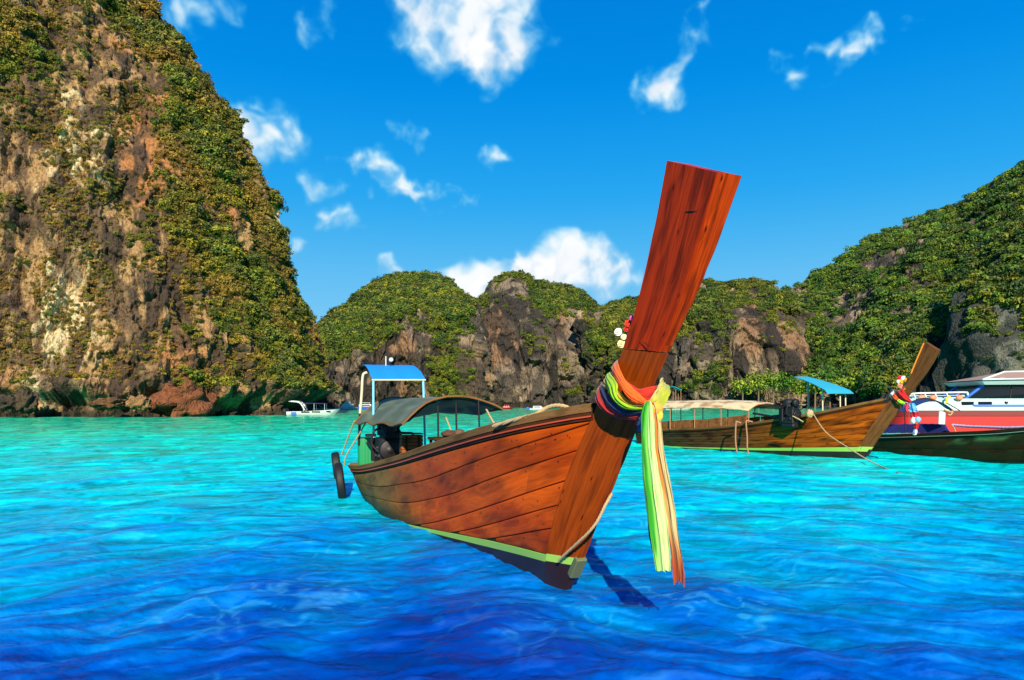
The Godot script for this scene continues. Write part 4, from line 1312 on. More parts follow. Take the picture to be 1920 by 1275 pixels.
func engine(b: Node3D, at: Vector3, k: float) -> void:
	# truck engine on a pivot with flywheel, hoses, header tank and tiller
	var e := Node3D.new()
	e.name = "engine"
	b.add_child(e)
	e.position = at
	e.scale = Vector3.ONE * k
	var m := MB.new()
	m.box(Vector3(0, 0.0, 0), Vector3(0.26, 0.34, 0.40), Basis(), 0.02)
	m.box(Vector3(0, -0.2, 0.02), Vector3(0.2, 0.12, 0.34), Basis(), 0.03)
	m.box(Vector3(0.02, 0.20, 0), Vector3(0.18, 0.10, 0.34), Basis(), 0.015)
	for i in 4: m.ball(Vector3(-0.13, 0.04 - (i % 2) * 0.1, -0.14 + i * 0.09), Vector3(0.04, 0.035, 0.035), Basis(), 6, 8)
	obj("engine_block", m, M.black, e)
	var fw := MB.new()
	fw.lathe(Vector3(-0.02, 0.02, 0.24), Basis(Vector3.RIGHT, PI / 2), [Vector2(0, -0.02), Vector2(0.12, -0.02), Vector2(0.135, 0), Vector2(0.12, 0.02), Vector2(0.05, 0.02), Vector2(0.04, 0.04), Vector2(0, 0.04)], 24)
	obj("flywheel", fw, M.iron, e)
	var pl := MB.new()
	pl.lathe(Vector3(-0.03, 0.30, 0.2), Basis(Vector3.RIGHT, PI / 2), [Vector2(0, -0.04), Vector2(0.085, -0.04), Vector2(0.09, 0), Vector2(0.085, 0.04), Vector2(0.03, 0.045), Vector2(0, 0.045)], 20)
	obj("pulley", pl, M.black, e)
	var tk := MB.new()
	tk.lathe(Vector3(0.0, 0.20, -0.02), Basis(), [Vector2(0, 0), Vector2(0.12, 0), Vector2(0.125, 0.02), Vector2(0.125, 0.13), Vector2(0.10, 0.17), Vector2(0.03, 0.19), Vector2(0, 0.19)], 20)
	obj("header_tank", tk, M.black, e)
	bar(e, "exhaust", smooth([Vector3(0.12, 0.1, -0.12), Vector3(0.19, 0.16, -0.1), Vector3(0.17, 0.26, -0.12), Vector3(0.12, 0.31, -0.2)], 14), 0.028, M.iron)
	bar(e, "tiller", smooth([Vector3(0.08, 0.24, 0.15), Vector3(0.18, 0.235, 0.22), Vector3(0.27, 0.23, 0.22), Vector3(0.29, 0.20, 0.16), Vector3(0.20, 0.13, 0.12), Vector3(0.1, 0.1, 0.15)], 24), 0.013, M.iron)
	bar(e, "hose", smooth([Vector3(-0.1, 0.3, 0.1), Vector3(-0.2, 0.25, 0.12), Vector3(-0.22, 0.1, 0.1), Vector3(-0.14, 0.0, 0.12)], 14), 0.014, M.black)
	bar(e, "hose", smooth([Vector3(0.1, 0.33, 0), Vector3(0.17, 0.40, 0.02), Vector3(0.15, 0.34, 0.1), Vector3(0.1, 0.25, 0.12)], 14), 0.010, M.black)
	bar(e, "drive_shaft", [Vector3(0, -0.05, -0.2), Vector3(-0.05, 0.05, -1.0)], 0.025, M.iron)
	var mt := MB.new()
	mt.box(Vector3(-0.17, 0.02, -0.06), Vector3(0.05, 0.3, 0.06), Basis(), 0.01)
	mt.box(Vector3(-0.2, 0.2, -0.06), Vector3(0.14, 0.04, 0.05), Basis(), 0.01)
	obj("bracket", mt, M.iron, e)

func scarf(b: Node3D) -> void:
	var S := thing("prow_scarf", "rainbow cloth sashes knotted round the large boat's prow, long green and orange tails", "scarf")
	var out := (-b.transform.basis.x + b.transform.basis.z * 0.5).normalized()
	# crop coordinates of the tied cloth: 5.795 per photo pixel from (1080, 650)
	var Q := func(x: float, y: float, t: float) -> Vector3: return on_plane(b, 1080 + x / 5.795, 650 + y / 5.795, t)
	var P2 := func(rows: Array) -> Array:
		var o := []
		for q in rows: o.append(Q.call(q[0], q[1], q[2]))
		return o
	var hub := [800, 625, -0.085]
	var bands := [
		["red_sash", [[330, 360, 0.10], [285, 395, -0.10], [300, 560, -0.17], [400, 690, -0.165], [560, 742, -0.13], [700, 735, -0.10]], [[300, 470, 0.10], [212, 545, -0.10], [238, 640, -0.17], [330, 725, -0.17], [480, 782, -0.135], [668, 808, -0.09]], Color(0.66, 0.16, 0.05), Color(0.70, 0.04, 0.03), 2.5],
		["navy_sash", [[340, 370, 0.10], [292, 400, -0.115], [375, 560, -0.18], [520, 680, -0.165], [640, 705, -0.125], [735, 690, -0.10]], [[320, 440, 0.10], [278, 470, -0.11], [330, 610, -0.18], [430, 710, -0.17], [560, 748, -0.14], [715, 745, -0.10]], Color(0.10, 0.16, 0.28), Color(0.10, 0.20, 0.36), 2.5],
		["yellow_sash", [[400, 280, 0.10], [345, 330, -0.12], [480, 480, -0.19], [560, 575, -0.18], [680, 625, -0.14], [790, 635, -0.09]], [[345, 380, 0.10], [290, 440, -0.12], [360, 480, -0.17], [470, 600, -0.18], [600, 660, -0.15], [770, 660, -0.09]], Color(0.78, 0.60, 0.05), Color(0.76, 0.54, 0.04), 3.0],
		["lime_sash", [[420, 250, 0.10], [375, 285, -0.125], [450, 390, -0.20], [465, 520, -0.20], [600, 640, -0.17], [770, 650, -0.09]], [[350, 330, 0.10], [325, 350, -0.125], [350, 480, -0.20], [420, 600, -0.20], [545, 685, -0.18], [745, 695, -0.10]], Color(0.62, 0.74, 0.10), Color(0.46, 0.74, 0.06), 3.0],
		["orange_sash", [[480, 120, 0.09], [456, 165, -0.10], [522, 330, -0.16], [600, 430, -0.165], [690, 510, -0.14], [800, 610, -0.085]], [[420, 230, 0.09], [380, 280, -0.11], [470, 400, -0.205], [555, 545, -0.21], [650, 610, -0.17], [785, 645, -0.09]], Color(0.86, 0.40, 0.05), Color(0.84, 0.33, 0.03), 3.5],
		["red_orange_sash", [[540, 365, -0.115], [610, 415, -0.115], [670, 455, -0.11], [740, 450, -0.10], [800, 435, -0.07], [885, 420, -0.02], [930, 400, 0.06]], [[575, 440, -0.13], [640, 500, -0.135], [700, 555, -0.12], [750, 590, -0.105], [795, 590, -0.07], [860, 540, -0.03], [910, 500, 0.06]], Color(0.78, 0.17, 0.03), Color(0.74, 0.12, 0.03), 2.0],
	]
	var k := 0
	for q in bands:
		var mb := MB.new()
		ribbon(mb, P2.call(q[1]), P2.call(q[2]), 46, 26, 0.022, q[5], 0.005, out, q[3], q[4], 300 + k)
		obj(q[0], mb, M.cloth_vc, S)
		k += 1
	# loop on the far side of the knot
	var lp := MB.new()
	ribbon(lp, P2.call([[805, 600, -0.085], [830, 540, -0.08], [880, 455, -0.05], [912, 380, 0.0], [932, 335, 0.05], [945, 330, 0.12]]), P2.call([[815, 640, -0.085], [865, 660, -0.08], [930, 650, -0.05], [985, 595, 0.0], [1028, 500, 0.05], [1020, 430, 0.14]]), 30, 34, 0.035, 4.0, 0.011, out, Color(0.80, 0.72, 0.46), Color(0.62, 0.68, 0.10), 400)
	obj("scarf_loop", lp, M.cloth_vc, S)
	var kn := MB.new()
	var kc: Vector3 = Q.call(805, 640, -0.10)
	kn.col = Color(0.93, 0.52, 0.14)
	kn.ball(kc, Vector3(0.036, 0.032, 0.036), Basis(), 14, 20, 0.35, 3)
	kn.col = Color(0.94, 0.66, 0.24)
	kn.ball(Q.call(865, 665, -0.11), Vector3(0.045, 0.034, 0.03), Basis(Vector3.FORWARD, 0.5), 14, 20, 0.3, 4)
	kn.col = Color(0.92, 0.80, 0.22)
	kn.ball(Q.call(905, 745, -0.09), Vector3(0.022, 0.036, 0.022), Basis(), 12, 16, 0.25, 5)
	kn.col = Color(0.90, 0.93, 0.58)
	kn.ball(Q.call(810, 770, -0.13), Vector3(0.026, 0.05, 0.018), Basis(), 12, 16, 0.3, 6)
	obj("knot", kn, M.cloth_vc, S)
	var bl := MB.new()
	ribbon(bl, P2.call([[705, 730, -0.09], [665, 800, -0.07], [655, 870, -0.06], [662, 912, -0.05]]), P2.call([[735, 745, -0.10], [720, 800, -0.09], [715, 850, -0.07], [715, 915, -0.06]]), 14, 8, 0.01, 2.0, 0.008, out, Color(0.08, 0.12, 0.22), Color(0.22, 0.45, 0.62), 410)
	obj("navy_end", bl, M.cloth_vc, S)
	# hanging tails: photo pixels, hanging from the knot at one distance
	var td: float = -kc.z - 0.10
	var tail := func(called: String, left: Array, right: Array, bottom: float, folds: float, cols: Array, sd: int, dd: float, fringe: bool) -> void:
		var mb := MB.new()
		var nu := 70
		var nv := 44
		var p := PackedVector3Array()
		var cc := PackedColorArray()
		var f := nz(sd, 1.2, 2)
		var rr := RandomNumberGenerator.new()
		rr.seed = sd
		var cut := []
		for j in nv: cut.append(rr.randf_range(-0.05, 0.0) if fringe else -0.004 * sin(j * 0.5))
		if fringe:
			for j in nv: cut[j] = cut[j - j % 4]
		for i in nu:
			for j in nv:
				var u := float(i) / (nu - 1)
				var v := float(j) / (nv - 1)
				var y := lerpf(left[0][0], bottom, u * (1.0 + cut[j]))
				var x := lerpf(tab(left, y, 1), tab(right, y, 1), v)
				var w := f.get_noise_2d(v * 2.5, u * 1.4)
				var ph := v * folds * TAU + 3.0 * w + u * 0.6
				var q := P(x, y, td + dd)
				q.z += (0.008 + 0.008 * u) * sin(ph) + 0.03 * sin(PI * v) * (1 - 0.3 * u)
				q.x += 0.006 * cos(ph) * minf(1, minf(v, 1 - v) * 8)
				p.append(q)
				var c: Color = (cols[0] as Color).lerp(cols[1], smoothstep(0.2, 0.62, v + 0.35 * w + 0.2 * u))
				if cols.size() > 2: c = c.lerp(cols[2], smoothstep(0.7, 1.0, u + 0.1 * w))
				cc.append(c)
		mb.grid(p, nu, nv, 1, 1, cc)
		obj(called, mb, M.cloth_vc, S)
	tail.call("orange_tail", [[754, 1218], [768, 1222], [840, 1224], [905, 1236], [980, 1247], [1030, 1257], [1102, 1262]], [[754, 1228], [768, 1234], [790, 1239], [840, 1244.5], [906, 1257], [965, 1267.5], [1010, 1272.5], [1075, 1284], [1102, 1284]], 1100, 2.4, [Color(0.80, 0.38, 0.06), Color(0.76, 0.70, 0.48), Color(0.60, 0.24, 0.05)], 430, 0.03, true)
	tail.call("green_tail", [[752, 1212], [762, 1206], [778, 1202.5], [840, 1202.5], [895, 1205], [963, 1213], [1000, 1218], [1070, 1229]], [[752, 1220], [762, 1224], [790, 1227], [840, 1228], [912, 1240], [982, 1252], [1040, 1257], [1070, 1258.5]], 1070, 2.2, [Color(0.16, 0.60, 0.08), Color(0.74, 0.86, 0.54)], 440, -0.02, false)
	var tn := MB.new()
	tail.call("navy_tail", [[800, 1203], [900, 1206], [1000, 1216], [1068, 1230]], [[800, 1226], [900, 1236], [1000, 1250], [1070, 1261]], 1070, 1.5, [Color(0.07, 0.09, 0.25), Color(0.08, 0.08, 0.32)], 450, 0.035, false)
	settle(S, Vector3(kc.x, 0.15, kc.z))
	# flowers tucked behind the prow
	var fl := [[1160, 623, 0.025, Color(0.95, 0.93, 0.86), "white cloth flower, topmost of the pale ones behind the prow"], [1170, 632, 0.019, Color(0.93, 0.88, 0.72), "small cream cloth flower squeezed between the other pale ones behind the prow"], [1166, 645, 0.026, Color(0.92, 0.84, 0.60), "yellowish cloth flower, lowest of the blooms behind the prow"], [1178, 607, 0.022, Color(0.88, 0.20, 0.10), "red cloth flower above the white ones behind the prow"], [1175, 617, 0.018, Color(0.82, 0.14, 0.10), "dark red cloth flower beside the white one behind the prow"], [1186, 597, 0.018, Color(0.86, 0.30, 0.62), "pink cloth flower at the very top of the blooms behind the prow"]]
	k = 0
	for q in fl:
		flower(on_plane(b, q[0], q[1], 0.04), q[2], q[3], "cloth_flower", q[4], Vector3(-0.45, 0.15, 1), "flowers behind the large prow", 70 + k)
		k += 1

func fractions(gun: Array, low: Array, fr: Array, z0: float) -> Array:
	var out := []
	for f: float in fr:
		var t := []
		for i in 17:
			var s := lerpf(z0, 0.57, i / 16.0)
			var a := tab(low, s, 1)
			var g := tab(gun, s, 2) - 0.092
			t.append([s, a + (g - a) * f])
		out.append(t)
	return out

func second_boat() -> Node3D:
	var gun := [[-8.3, 0.50, 0.50], [-6.8, 0.62, 0.535], [-4.64, 0.75, 0.653], [-3.47, 0.75, 0.764], [-2.2, 0.72, 0.94], [-1.14, 0.62, 1.10], [-0.25, 0.40, 1.32], [0.2, 0.26, 1.41], [0.57, 0.125, 1.50]]
	var top := [[-8.3, 0.02], [-5.8, 0.03], [-3.3, 0.13], [-1.2, 0.25], [0.1, 0.33]]
	var wood2: StandardMaterial3D = M.plank.duplicate()
	var D := {
		"label": "varnished longtail boat on the right with beige roof and red prow ribbon", "at": Vector3(8.757, 0, -17.83), "turn": atan2(0.503, 0.864), "seed": 8, "stern": -8.2, "gun": gun, "stem_aft": [[-0.4, -0.52], [0.0, -0.26], [0.33, -0.046], [1.05, 0.40], [1.30, 0.56], [1.418, 0.66], [1.6, 0.88], [1.725, 1.02], [2.07, 1.19], [2.793, 1.496], [2.9, 1.54]],
		"wl": [[-8.3, 0.36], [-6.8, 0.50], [-4.6, 0.56], [-3.0, 0.42], [-2.0, 0.30], [-1.2, 0.19], [-0.5, 0.11], [0.6, 0.10]],
		"bounds": fractions(gun, top, [1.0, 0.83, 0.66, 0.5, 0.34, 0.17], -8.2),
		"stripe_top": top, "stripe_bot": [[-8.3, -0.05], [-5.8, 0.0], [-3.3, 0.07], [-1.2, 0.15], [0.1, 0.21]],
		"m_dark": M.dark, "m_plank": wood2, "m_stripe": M.stripe, "m_bottom": M.bottom, "m_cap": M.cap, "m_band": M.band, "m_line": M.band, "m_stem": M.stem2, "m_prow": M.prow2, "m_shoe": M.bottom, "thwarts": [-6.0, -4.5, -2.0], "nails": false,
		"paint": func(s: float, y: float, n: FastNoiseLite, tint: float) -> Color:
			var c := Color(0.84, 0.42, 0.10).lerp(Color(0.60, 0.30, 0.10), smoothstep(0.0, 0.4, n.get_noise_2d(s * 1.0, y * 4.0)))
			c = c.lerp(Color(0.46, 0.31, 0.17), smoothstep(-1.0, -4.2, s + 0.6 * n.get_noise_2d(s, y + 9.0)))
			c = c.lerp(Color(0.30, 0.27, 0.18), smoothstep(-4.0, -7.0, s) * 0.8)
			c = c.lerp(Color(0.22, 0.13, 0.07), 0.7 * smoothstep(0.2, 0.45, n.get_noise_2d(s * 1.6 + 30.0, y * 5.0)))
			return Color(c.r * tint, c.g * tint, c.b * tint)}
	var b := longtail(D)
	var inv := b.transform.affine_inverse()
	var L := func(px: float, py: float, d: float) -> Vector3: return inv * P(px, py, d)
	# orange edges of the prow: worn chamfers
	for e in [[[1732, 643], [1719, 673], [1708, 700]], [[1697, 728], [1686, 740]]]:
		var pts := []
		for q in e: pts.append(inv * on_plane(b, q[0], q[1], -0.088))
		bar(b, "worn_edge", pts, 0.018, M.orange_edge, 6)
	# side panels between roof and gunwale
	for i in 6:
		var s0 := lerpf(-7.6, -3.1, i / 6.0)
		var s1 := lerpf(-7.6, -3.1, (i + 1) / 6.0)
		for sg: int in [-1, 1]:
			var mb := MB.new()
			var mid := (s0 + s1) * 0.5
			var t := tab(gun, mid, 1) - 0.05
			var y := tab(gun, mid, 2)
			var slope := (tab(gun, s1, 2) - tab(gun, s0, 2)) / (s1 - s0)
			var turn := (tab(gun, s1, 1) - tab(gun, s0, 1)) / (s1 - s0) * sg
			mb.box(Vector3(sg * t, y + 0.15, mid), Vector3(0.025, 0.25, s1 - s0 - 0.03), Basis(Vector3.UP, atan(turn)) * Basis(Vector3.RIGHT, -atan(slope)), 0.006)
			obj("side_panel", mb, M.panel, b)
	# beige roof
	var cn := nz(91, 0.9, 3)
	var roof := func(u: float, v: float) -> Vector3:
		var t := v * 2 - 1
		var s := lerpf(-3.05, -7.7, u)
		return Vector3(t * 0.74, 1.52 - 0.22 * pow(absf(t), 2.4) - 0.10 * pow(1 - u, 6) - 0.06 * u + 0.02 * cn.get_noise_2d(u * 5, v * 3), s)
	var rp := PackedVector3Array()
	var rc := PackedColorArray()
	for i in 36:
		for j in 19:
			rp.append(roof.call(i / 35.0, j / 18.0))
			rc.append(Color(0.88, 0.80, 0.60).lerp(Color(0.66, 0.48, 0.26), smoothstep(0.0, 0.4, cn.get_noise_2d(i * 0.2, j * 0.35))))
	var rm := MB.new()
	thick(rm, rp, 36, 19, Vector3(0, -0.015, 0), 3, 1)
	rm.c.resize(0)
	for i in rm.v.size(): rm.c.append(rc[i % rc.size()])
	obj("roof", rm, M.cloth_vc, b)
	for u: float in [0.0, 0.22, 0.45, 0.68, 0.9, 1.0]:
		var arc := []
		for j in 11: arc.append(roof.call(u, j / 10.0) + Vector3(0, -0.03, 0))
		bar(b, "roof_hoop", arc, 0.014, M.pole_rust)
		for v: float in [0.02, 0.98]:
			var q: Vector3 = roof.call(u, v)
			bar(b, "roof_post", [q + Vector3(0, -0.02, 0), Vector3(q.x, tab(gun, q.z, 2), q.z)], 0.015, M.pole_rust)
	# boarding ladder hooked over the side
	for q in [[[1389, 793], [1383, 791], [1380, 793], [1379, 820], [1380, 836], [1382, 848]], [[1411, 791], [1404, 789.5], [1399, 791], [1401, 820], [1401, 838], [1403, 850], [1398, 851]]]:
		var pts := []
		for e in q: pts.append(L.call(e[0], e[1], 19.95))
		bar(b, "ladder_rail", smooth(pts, 24), 0.022, M.pole_rust)
	bar(b, "ladder_rung", [L.call(1380, 822, 19.95), L.call(1401, 820, 19.95)], 0.015, M.iron)
	bar(b, "ladder_rung", [L.call(1380, 838, 19.95), L.call(1402, 838, 19.95)], 0.015, M.iron)
	engine(b, L.call(1480, 780, 18.9), 1.15)
	# teal awning amidships
	var ap := PackedVector3Array()
	for i in 13:
		for j in 8:
			var u := i / 12.0
			var v := j / 7.0
			var q: Vector3 = (L.call(1489, 706, 19.2) as Vector3).lerp(L.call(1552, 733.5, 18.0), u).lerp((L.call(1514, 706, 20.4) as Vector3).lerp(L.call(1601, 734, 19.2), u), v)
			q.y += 0.03 * sin(u * PI) - 0.05 * smoothstep(0.9, 1.0, u)
			ap.append(q)
	var aw := MB.new()
	thick(aw, ap, 13, 8, Vector3(0, -0.012, 0), 2, 2)
	obj("awning", aw, M.teal_cloth, b)
	for q in [[1516, 717, 773, 19.3], [1542, 730, 772, 18.4], [1585, 736, 766, 19.2], [1575, 740, 766, 18.8]]:
		bar(b, "awning_pole", [L.call(q[0], q[1], q[3]), L.call(q[0] + 0.7, q[2] + 8, q[3])], 0.018, M.pole_pale)
	bar(b, "bent_pole", smooth([L.call(1520, 718, 19.3), L.call(1516, 715.5, 19.3), L.call(1514, 720, 19.3), L.call(1514.5, 740, 19.3), L.call(1515.5, 780, 19.3)], 14), 0.02, M.pole_pale)
	# ropes
	var kn := MB.new()
	kn.ball(Vector3.ZERO, Vector3(0.09, 0.10, 0.07), Basis(), 12, 16, 0.5, 9)
	var ko := obj("rope_coil", kn, M.rope)
	ko.position = P(1518, 775, 18.25)
	tag(ko, "bunched pale rope knot on the varnished boat's gunwale", "rope")
	rope("anchor_line", "slack tan line from the varnished boat's gunwale knot down into the water", [P(1525, 776, 18.0), P(1540, 800, 17.6), P(1556, 817, 17.3), P(1585, 836, 16.8), P(1620, 858, 16.3), P(1655, 876, 15.6), P(1700, 892.5, 14.2)], 0.014, M.rope, 40)
	rope("deck_rope", "short pale rope end by the black engine of the varnished boat", [P(1486, 780, 18.2), P(1496, 785, 18.15), P(1506, 791, 18.1)], 0.016, M.rope, 10)
	return b

func garland(b: Node3D) -> void:
	var G := thing("prow_garland", "red ribbon and multicoloured sash tails tied round the varnished boat's leaning prow", "ribbon")
	var out := (-b.transform.basis.x + b.transform.basis.z * 0.3).normalized()
	var Q := func(x: float, y: float, t: float) -> Vector3: return on_plane(b, 1660 + x / 7.5, 660 + y / 7.5, t)
	var P2 := func(rows: Array) -> Array:
		var o := []
		for q in rows: o.append(Q.call(q[0], q[1], q[2]))
		return o
	for q in [["red_ribbon", [[240, 500, 0.1], [245, 515, -0.11], [300, 600, -0.12], [350, 660, -0.1], [375, 690, -0.02]], [[150, 570, 0.1], [145, 585, -0.12], [210, 650, -0.14], [290, 700, -0.11], [365, 720, -0.02]], Color(0.80, 0.05, 0.06), Color(0.70, 0.03, 0.05)],
			["white_ribbon", [[170, 500, 0.1], [120, 540, -0.1], [130, 580, -0.12]], [[90, 560, 0.1], [55, 610, -0.1], [85, 625, -0.12]], Color(0.92, 0.88, 0.86), Color(0.85, 0.80, 0.78)],
			["orange_ribbon", [[120, 585, -0.12], [160, 620, -0.135], [195, 660, -0.135]], [[80, 625, -0.12], [120, 680, -0.135], [168, 705, -0.135]], Color(0.92, 0.36, 0.08), Color(0.80, 0.22, 0.06)],
			["lime_ribbon", [[190, 658, -0.135], [235, 685, -0.13], [278, 705, -0.11]], [[165, 703, -0.135], [210, 735, -0.13], [262, 745, -0.11]], Color(0.66, 0.90, 0.16), Color(0.55, 0.84, 0.10)],
			["pink_tail", [[285, 705, -0.13], [270, 740, -0.13], [250, 785, -0.12], [295, 840, -0.12]], [[330, 720, -0.12], [330, 760, -0.12], [325, 800, -0.12], [335, 840, -0.12]], Color(0.92, 0.36, 0.60), Color(0.80, 0.12, 0.16)],
			["blue_tail", [[330, 715, -0.11], [325, 760, -0.1], [335, 810, -0.09], [345, 850, -0.08]], [[410, 720, -0.1], [430, 760, -0.09], [450, 810, -0.08], [470, 845, -0.07]], Color(0.50, 0.78, 0.94), Color(0.30, 0.60, 0.90)],
			["red_tail", [[345, 845, -0.085], [360, 920, -0.08], [385, 1000, -0.07], [415, 1085, -0.06]], [[470, 840, -0.07], [472, 920, -0.06], [482, 1000, -0.06], [460, 1085, -0.06]], Color(0.80, 0.08, 0.10), Color(0.72, 0.06, 0.10)],
			["white_tail", [[412, 1080, -0.065], [385, 1130, -0.06], [395, 1170, -0.06]], [[445, 1085, -0.06], [450, 1130, -0.06], [440, 1165, -0.06]], Color(0.92, 0.92, 0.95), Color(0.80, 0.84, 0.92)]]:
		var mb := MB.new()
		ribbon(mb, P2.call(q[1]), P2.call(q[2]), 24, 12, 0.03, 2.0, 0.015, out, q[3], q[4], 500)
		obj(q[0], mb, M.cloth_vc, G)
	for q in [[405, 965, 0.05, Color(0.95, 0.90, 0.86)], [455, 950, 0.04, Color(0.45, 0.72, 0.88)], [430, 985, 0.035, Color(0.90, 0.30, 0.20)]]:
		var mb := MB.new()
		mb.ball(Q.call(q[0], q[1], -0.08), Vector3.ONE * q[2] * 1.6, Basis(), 10, 14, 0.5, int(q[0]))
		obj("tassel", mb, mat(q[3], 0.8), G)
	settle(G, Q.call(300, 1160, 0.0))
	var k := 0
	for q in [[215, 365, Color(0.80, 0.08, 0.20), "crimson flower at the top of the varnished boat's prow posy"], [262, 372, Color(0.95, 0.92, 0.86), "white flower right of the crimson one on the varnished boat's prow"], [238, 410, Color(0.95, 0.78, 0.10), "yellow flower in the middle of the varnished boat's prow posy"], [298, 395, Color(0.94, 0.62, 0.12), "golden flower touching the varnished boat's prow"], [200, 415, Color(0.94, 0.90, 0.88), "small white flower at the left of the varnished boat's prow posy"], [212, 475, Color(0.92, 0.55, 0.45), "salmon flower with pale rim, lowest on the varnished boat's prow"]]:
		flower(Q.call(q[0], q[1], 0.02), 0.055, q[2], "cloth_flower", q[3], Vector3(-0.5, 0.2, 1), "flowers on the varnished boat's prow", 130 + k)
		k += 1

func third_boat() -> void:
	var gun := [[-8.0, 0.50, 0.42], [-7.0, 0.60, 0.45], [-5.0, 0.72, 0.58], [-2.5, 0.72, 0.76], [-1.2, 0.60, 0.96], [-0.25, 0.40, 1.25], [0.57, 0.125, 1.5]]
	var low := [[-8.0, -0.1], [-4.0, 0.0], [-1.2, 0.12], [0.1, 0.2]]
	var D := {
		"label": "old dark green boat with peeling paint, moored at the right edge under the red boat", "at": Vector3(12.6, 0, -14.3), "turn": atan2(0.29, 0.956), "seed": 14, "stern": -7.9, "gun": gun,
		"wl": [[-8.0, 0.38], [-7.0, 0.5], [-5.0, 0.6], [-3.0, 0.5], [-1.6, 0.3], [-0.5, 0.12], [0.6, 0.1]],
		"bounds": fractions(gun, low, [1.0, 0.45], -7.9), "stripe_top": low, "stripe_bot": low.map(func(q): return [q[0], q[1] - 0.02]),
		"m_dark": M.dark, "m_plank": M.plank, "m_stripe": M.bottom, "m_bottom": mat(Color(0.13, 0.16, 0.10), 0.6), "m_cap": M.band, "m_band": mat(Color(0.12, 0.10, 0.08), 0.6), "m_line": M.pole_pale, "m_stem": M.stem2, "m_prow": M.stem2, "m_shoe": M.bottom, "thwarts": [-5.0], "nails": false,
		"paint": func(s: float, y: float, n: FastNoiseLite, tint: float) -> Color:
			var c := Color(0.26, 0.25, 0.14).lerp(Color(0.34, 0.23, 0.13), smoothstep(0.0, 0.3, n.get_noise_2d(s * 0.8, y * 3.0)))
			var g := tab([[-8.0, 0.42], [-5.0, 0.58], [-2.5, 0.84], [0.57, 1.5]], s, 1)
			c = c.lerp(Color(0.48, 0.60, 0.36), smoothstep(0.08, 0.16, n.get_noise_2d(s * 1.1 + 5.0, y * 1.5)) * smoothstep(g - 0.34, g - 0.26, y) * smoothstep(-5.2, -4.4, s))
			return c}
	var b := longtail(D)
	var inv := b.transform.affine_inverse()
	# navy cover humped along the deck
	var cv := PackedVector3Array()
	var nn := nz(95, 1.2, 3)
	for i in 30:
		for j in 14:
			var u := i / 29.0
			var a := PI * j / 13.0
			var q := P(lerpf(1655, 1786, u), 812, lerpf(20.6, 18.7, u))
			var e := minf(1, minf(u, 1 - u) * 14)
			q += Vector3(0, 0.24 * sin(a) * e + 0.02 * nn.get_noise_2d(u * 8, a), 0) + Vector3(0.2, 0, -0.6) * (j / 13.0)
			cv.append(q)
	var cm := MB.new()
	cm.grid(cv, 30, 14)
	var T := thing("boat_cover", "navy canvas cover humped over the dark green boat's deck", "cover")
	obj("canvas", cm, M.navy, T)
	settle(T, P(1720, 814, 19.8))
	# low blue canopy on hoops with a pale board below
	var cp := PackedVector3Array()
	for i in 16:
		for j in 15:
			var u := i / 15.0
			var v := j / 14.0
			var q := P(lerpf(1692, 1789, v), 772 - 20 * sin(PI * pow(v, 1.25)), 19.6 - 0.6 * v) + Vector3(0.45, 0.08, -1.1) * u
			cp.append(q)
	var K := MB.new()
	thick(K, cp, 16, 15, Vector3(0, -0.01, 0))
	obj("low_canopy", cp_local(K, inv), M.mid_blue, b)
	for u: float in [0.0, 0.35, 0.7, 1.0]:
		var arc := []
		for j in 13:
			var v := j / 12.0
			arc.append(inv * (P(lerpf(1692, 1789, v), 771.4 - 20 * sin(PI * pow(v, 1.25)), 19.6 - 0.6 * v) + Vector3(0.45, 0.08, -1.1) * u))
		bar(b, "canopy_hoop", arc, 0.016, M.black)
	bar(b, "canopy_stay", [inv * P(1776, 756, 19.0), inv * P(1800, 770, 18.8)], 0.012, M.black)
	bar(b, "canopy_post", [inv * P(1696, 771, 19.5), inv * P(1698, 812, 19.5)], 0.016, M.black)
	var bd := MB.new()
	bd.box(P(1766, 783.5, 18.95), Vector3(0.21, 0.34, 0.03), Basis(Vector3.FORWARD, 0.06) * Basis(Vector3.UP, 0.3), 0.006)
	tag(obj("white_board", bd, M.white), "pale upright board standing under the blue hooped canopy", "board")
	rope("twisted_rope", "twisted white and blue rope along the dark green boat's rail", [P(1786, 797, 18.6), P(1815, 799.5, 18.2), P(1850, 801, 17.7), P(1885, 802, 17.2), P(1925, 801, 16.7)], 0.035, M.rope_blue, 30)
	rope("cover_rope", "cream rope over the right end of the navy cover", [P(1784, 796, 18.5), P(1789, 802, 18.5), P(1792, 811, 18.5)], 0.016, M.rope, 10)
	rope("canopy_lashing", "frayed pale lashing at the right end of the blue hooped canopy", [P(1770, 768, 18.9), P(1781, 772, 18.9), P(1787, 771, 18.9), P(1782, 778, 18.9), P(1778, 777, 18.9)], 0.02, M.rope, 16)

func cp_local(m: MB, inv: Transform3D) -> MB:
	for i in m.v.size():
		m.v[i] = inv * m.v[i]
		m.n[i] = inv.basis * m.n[i]
	return m

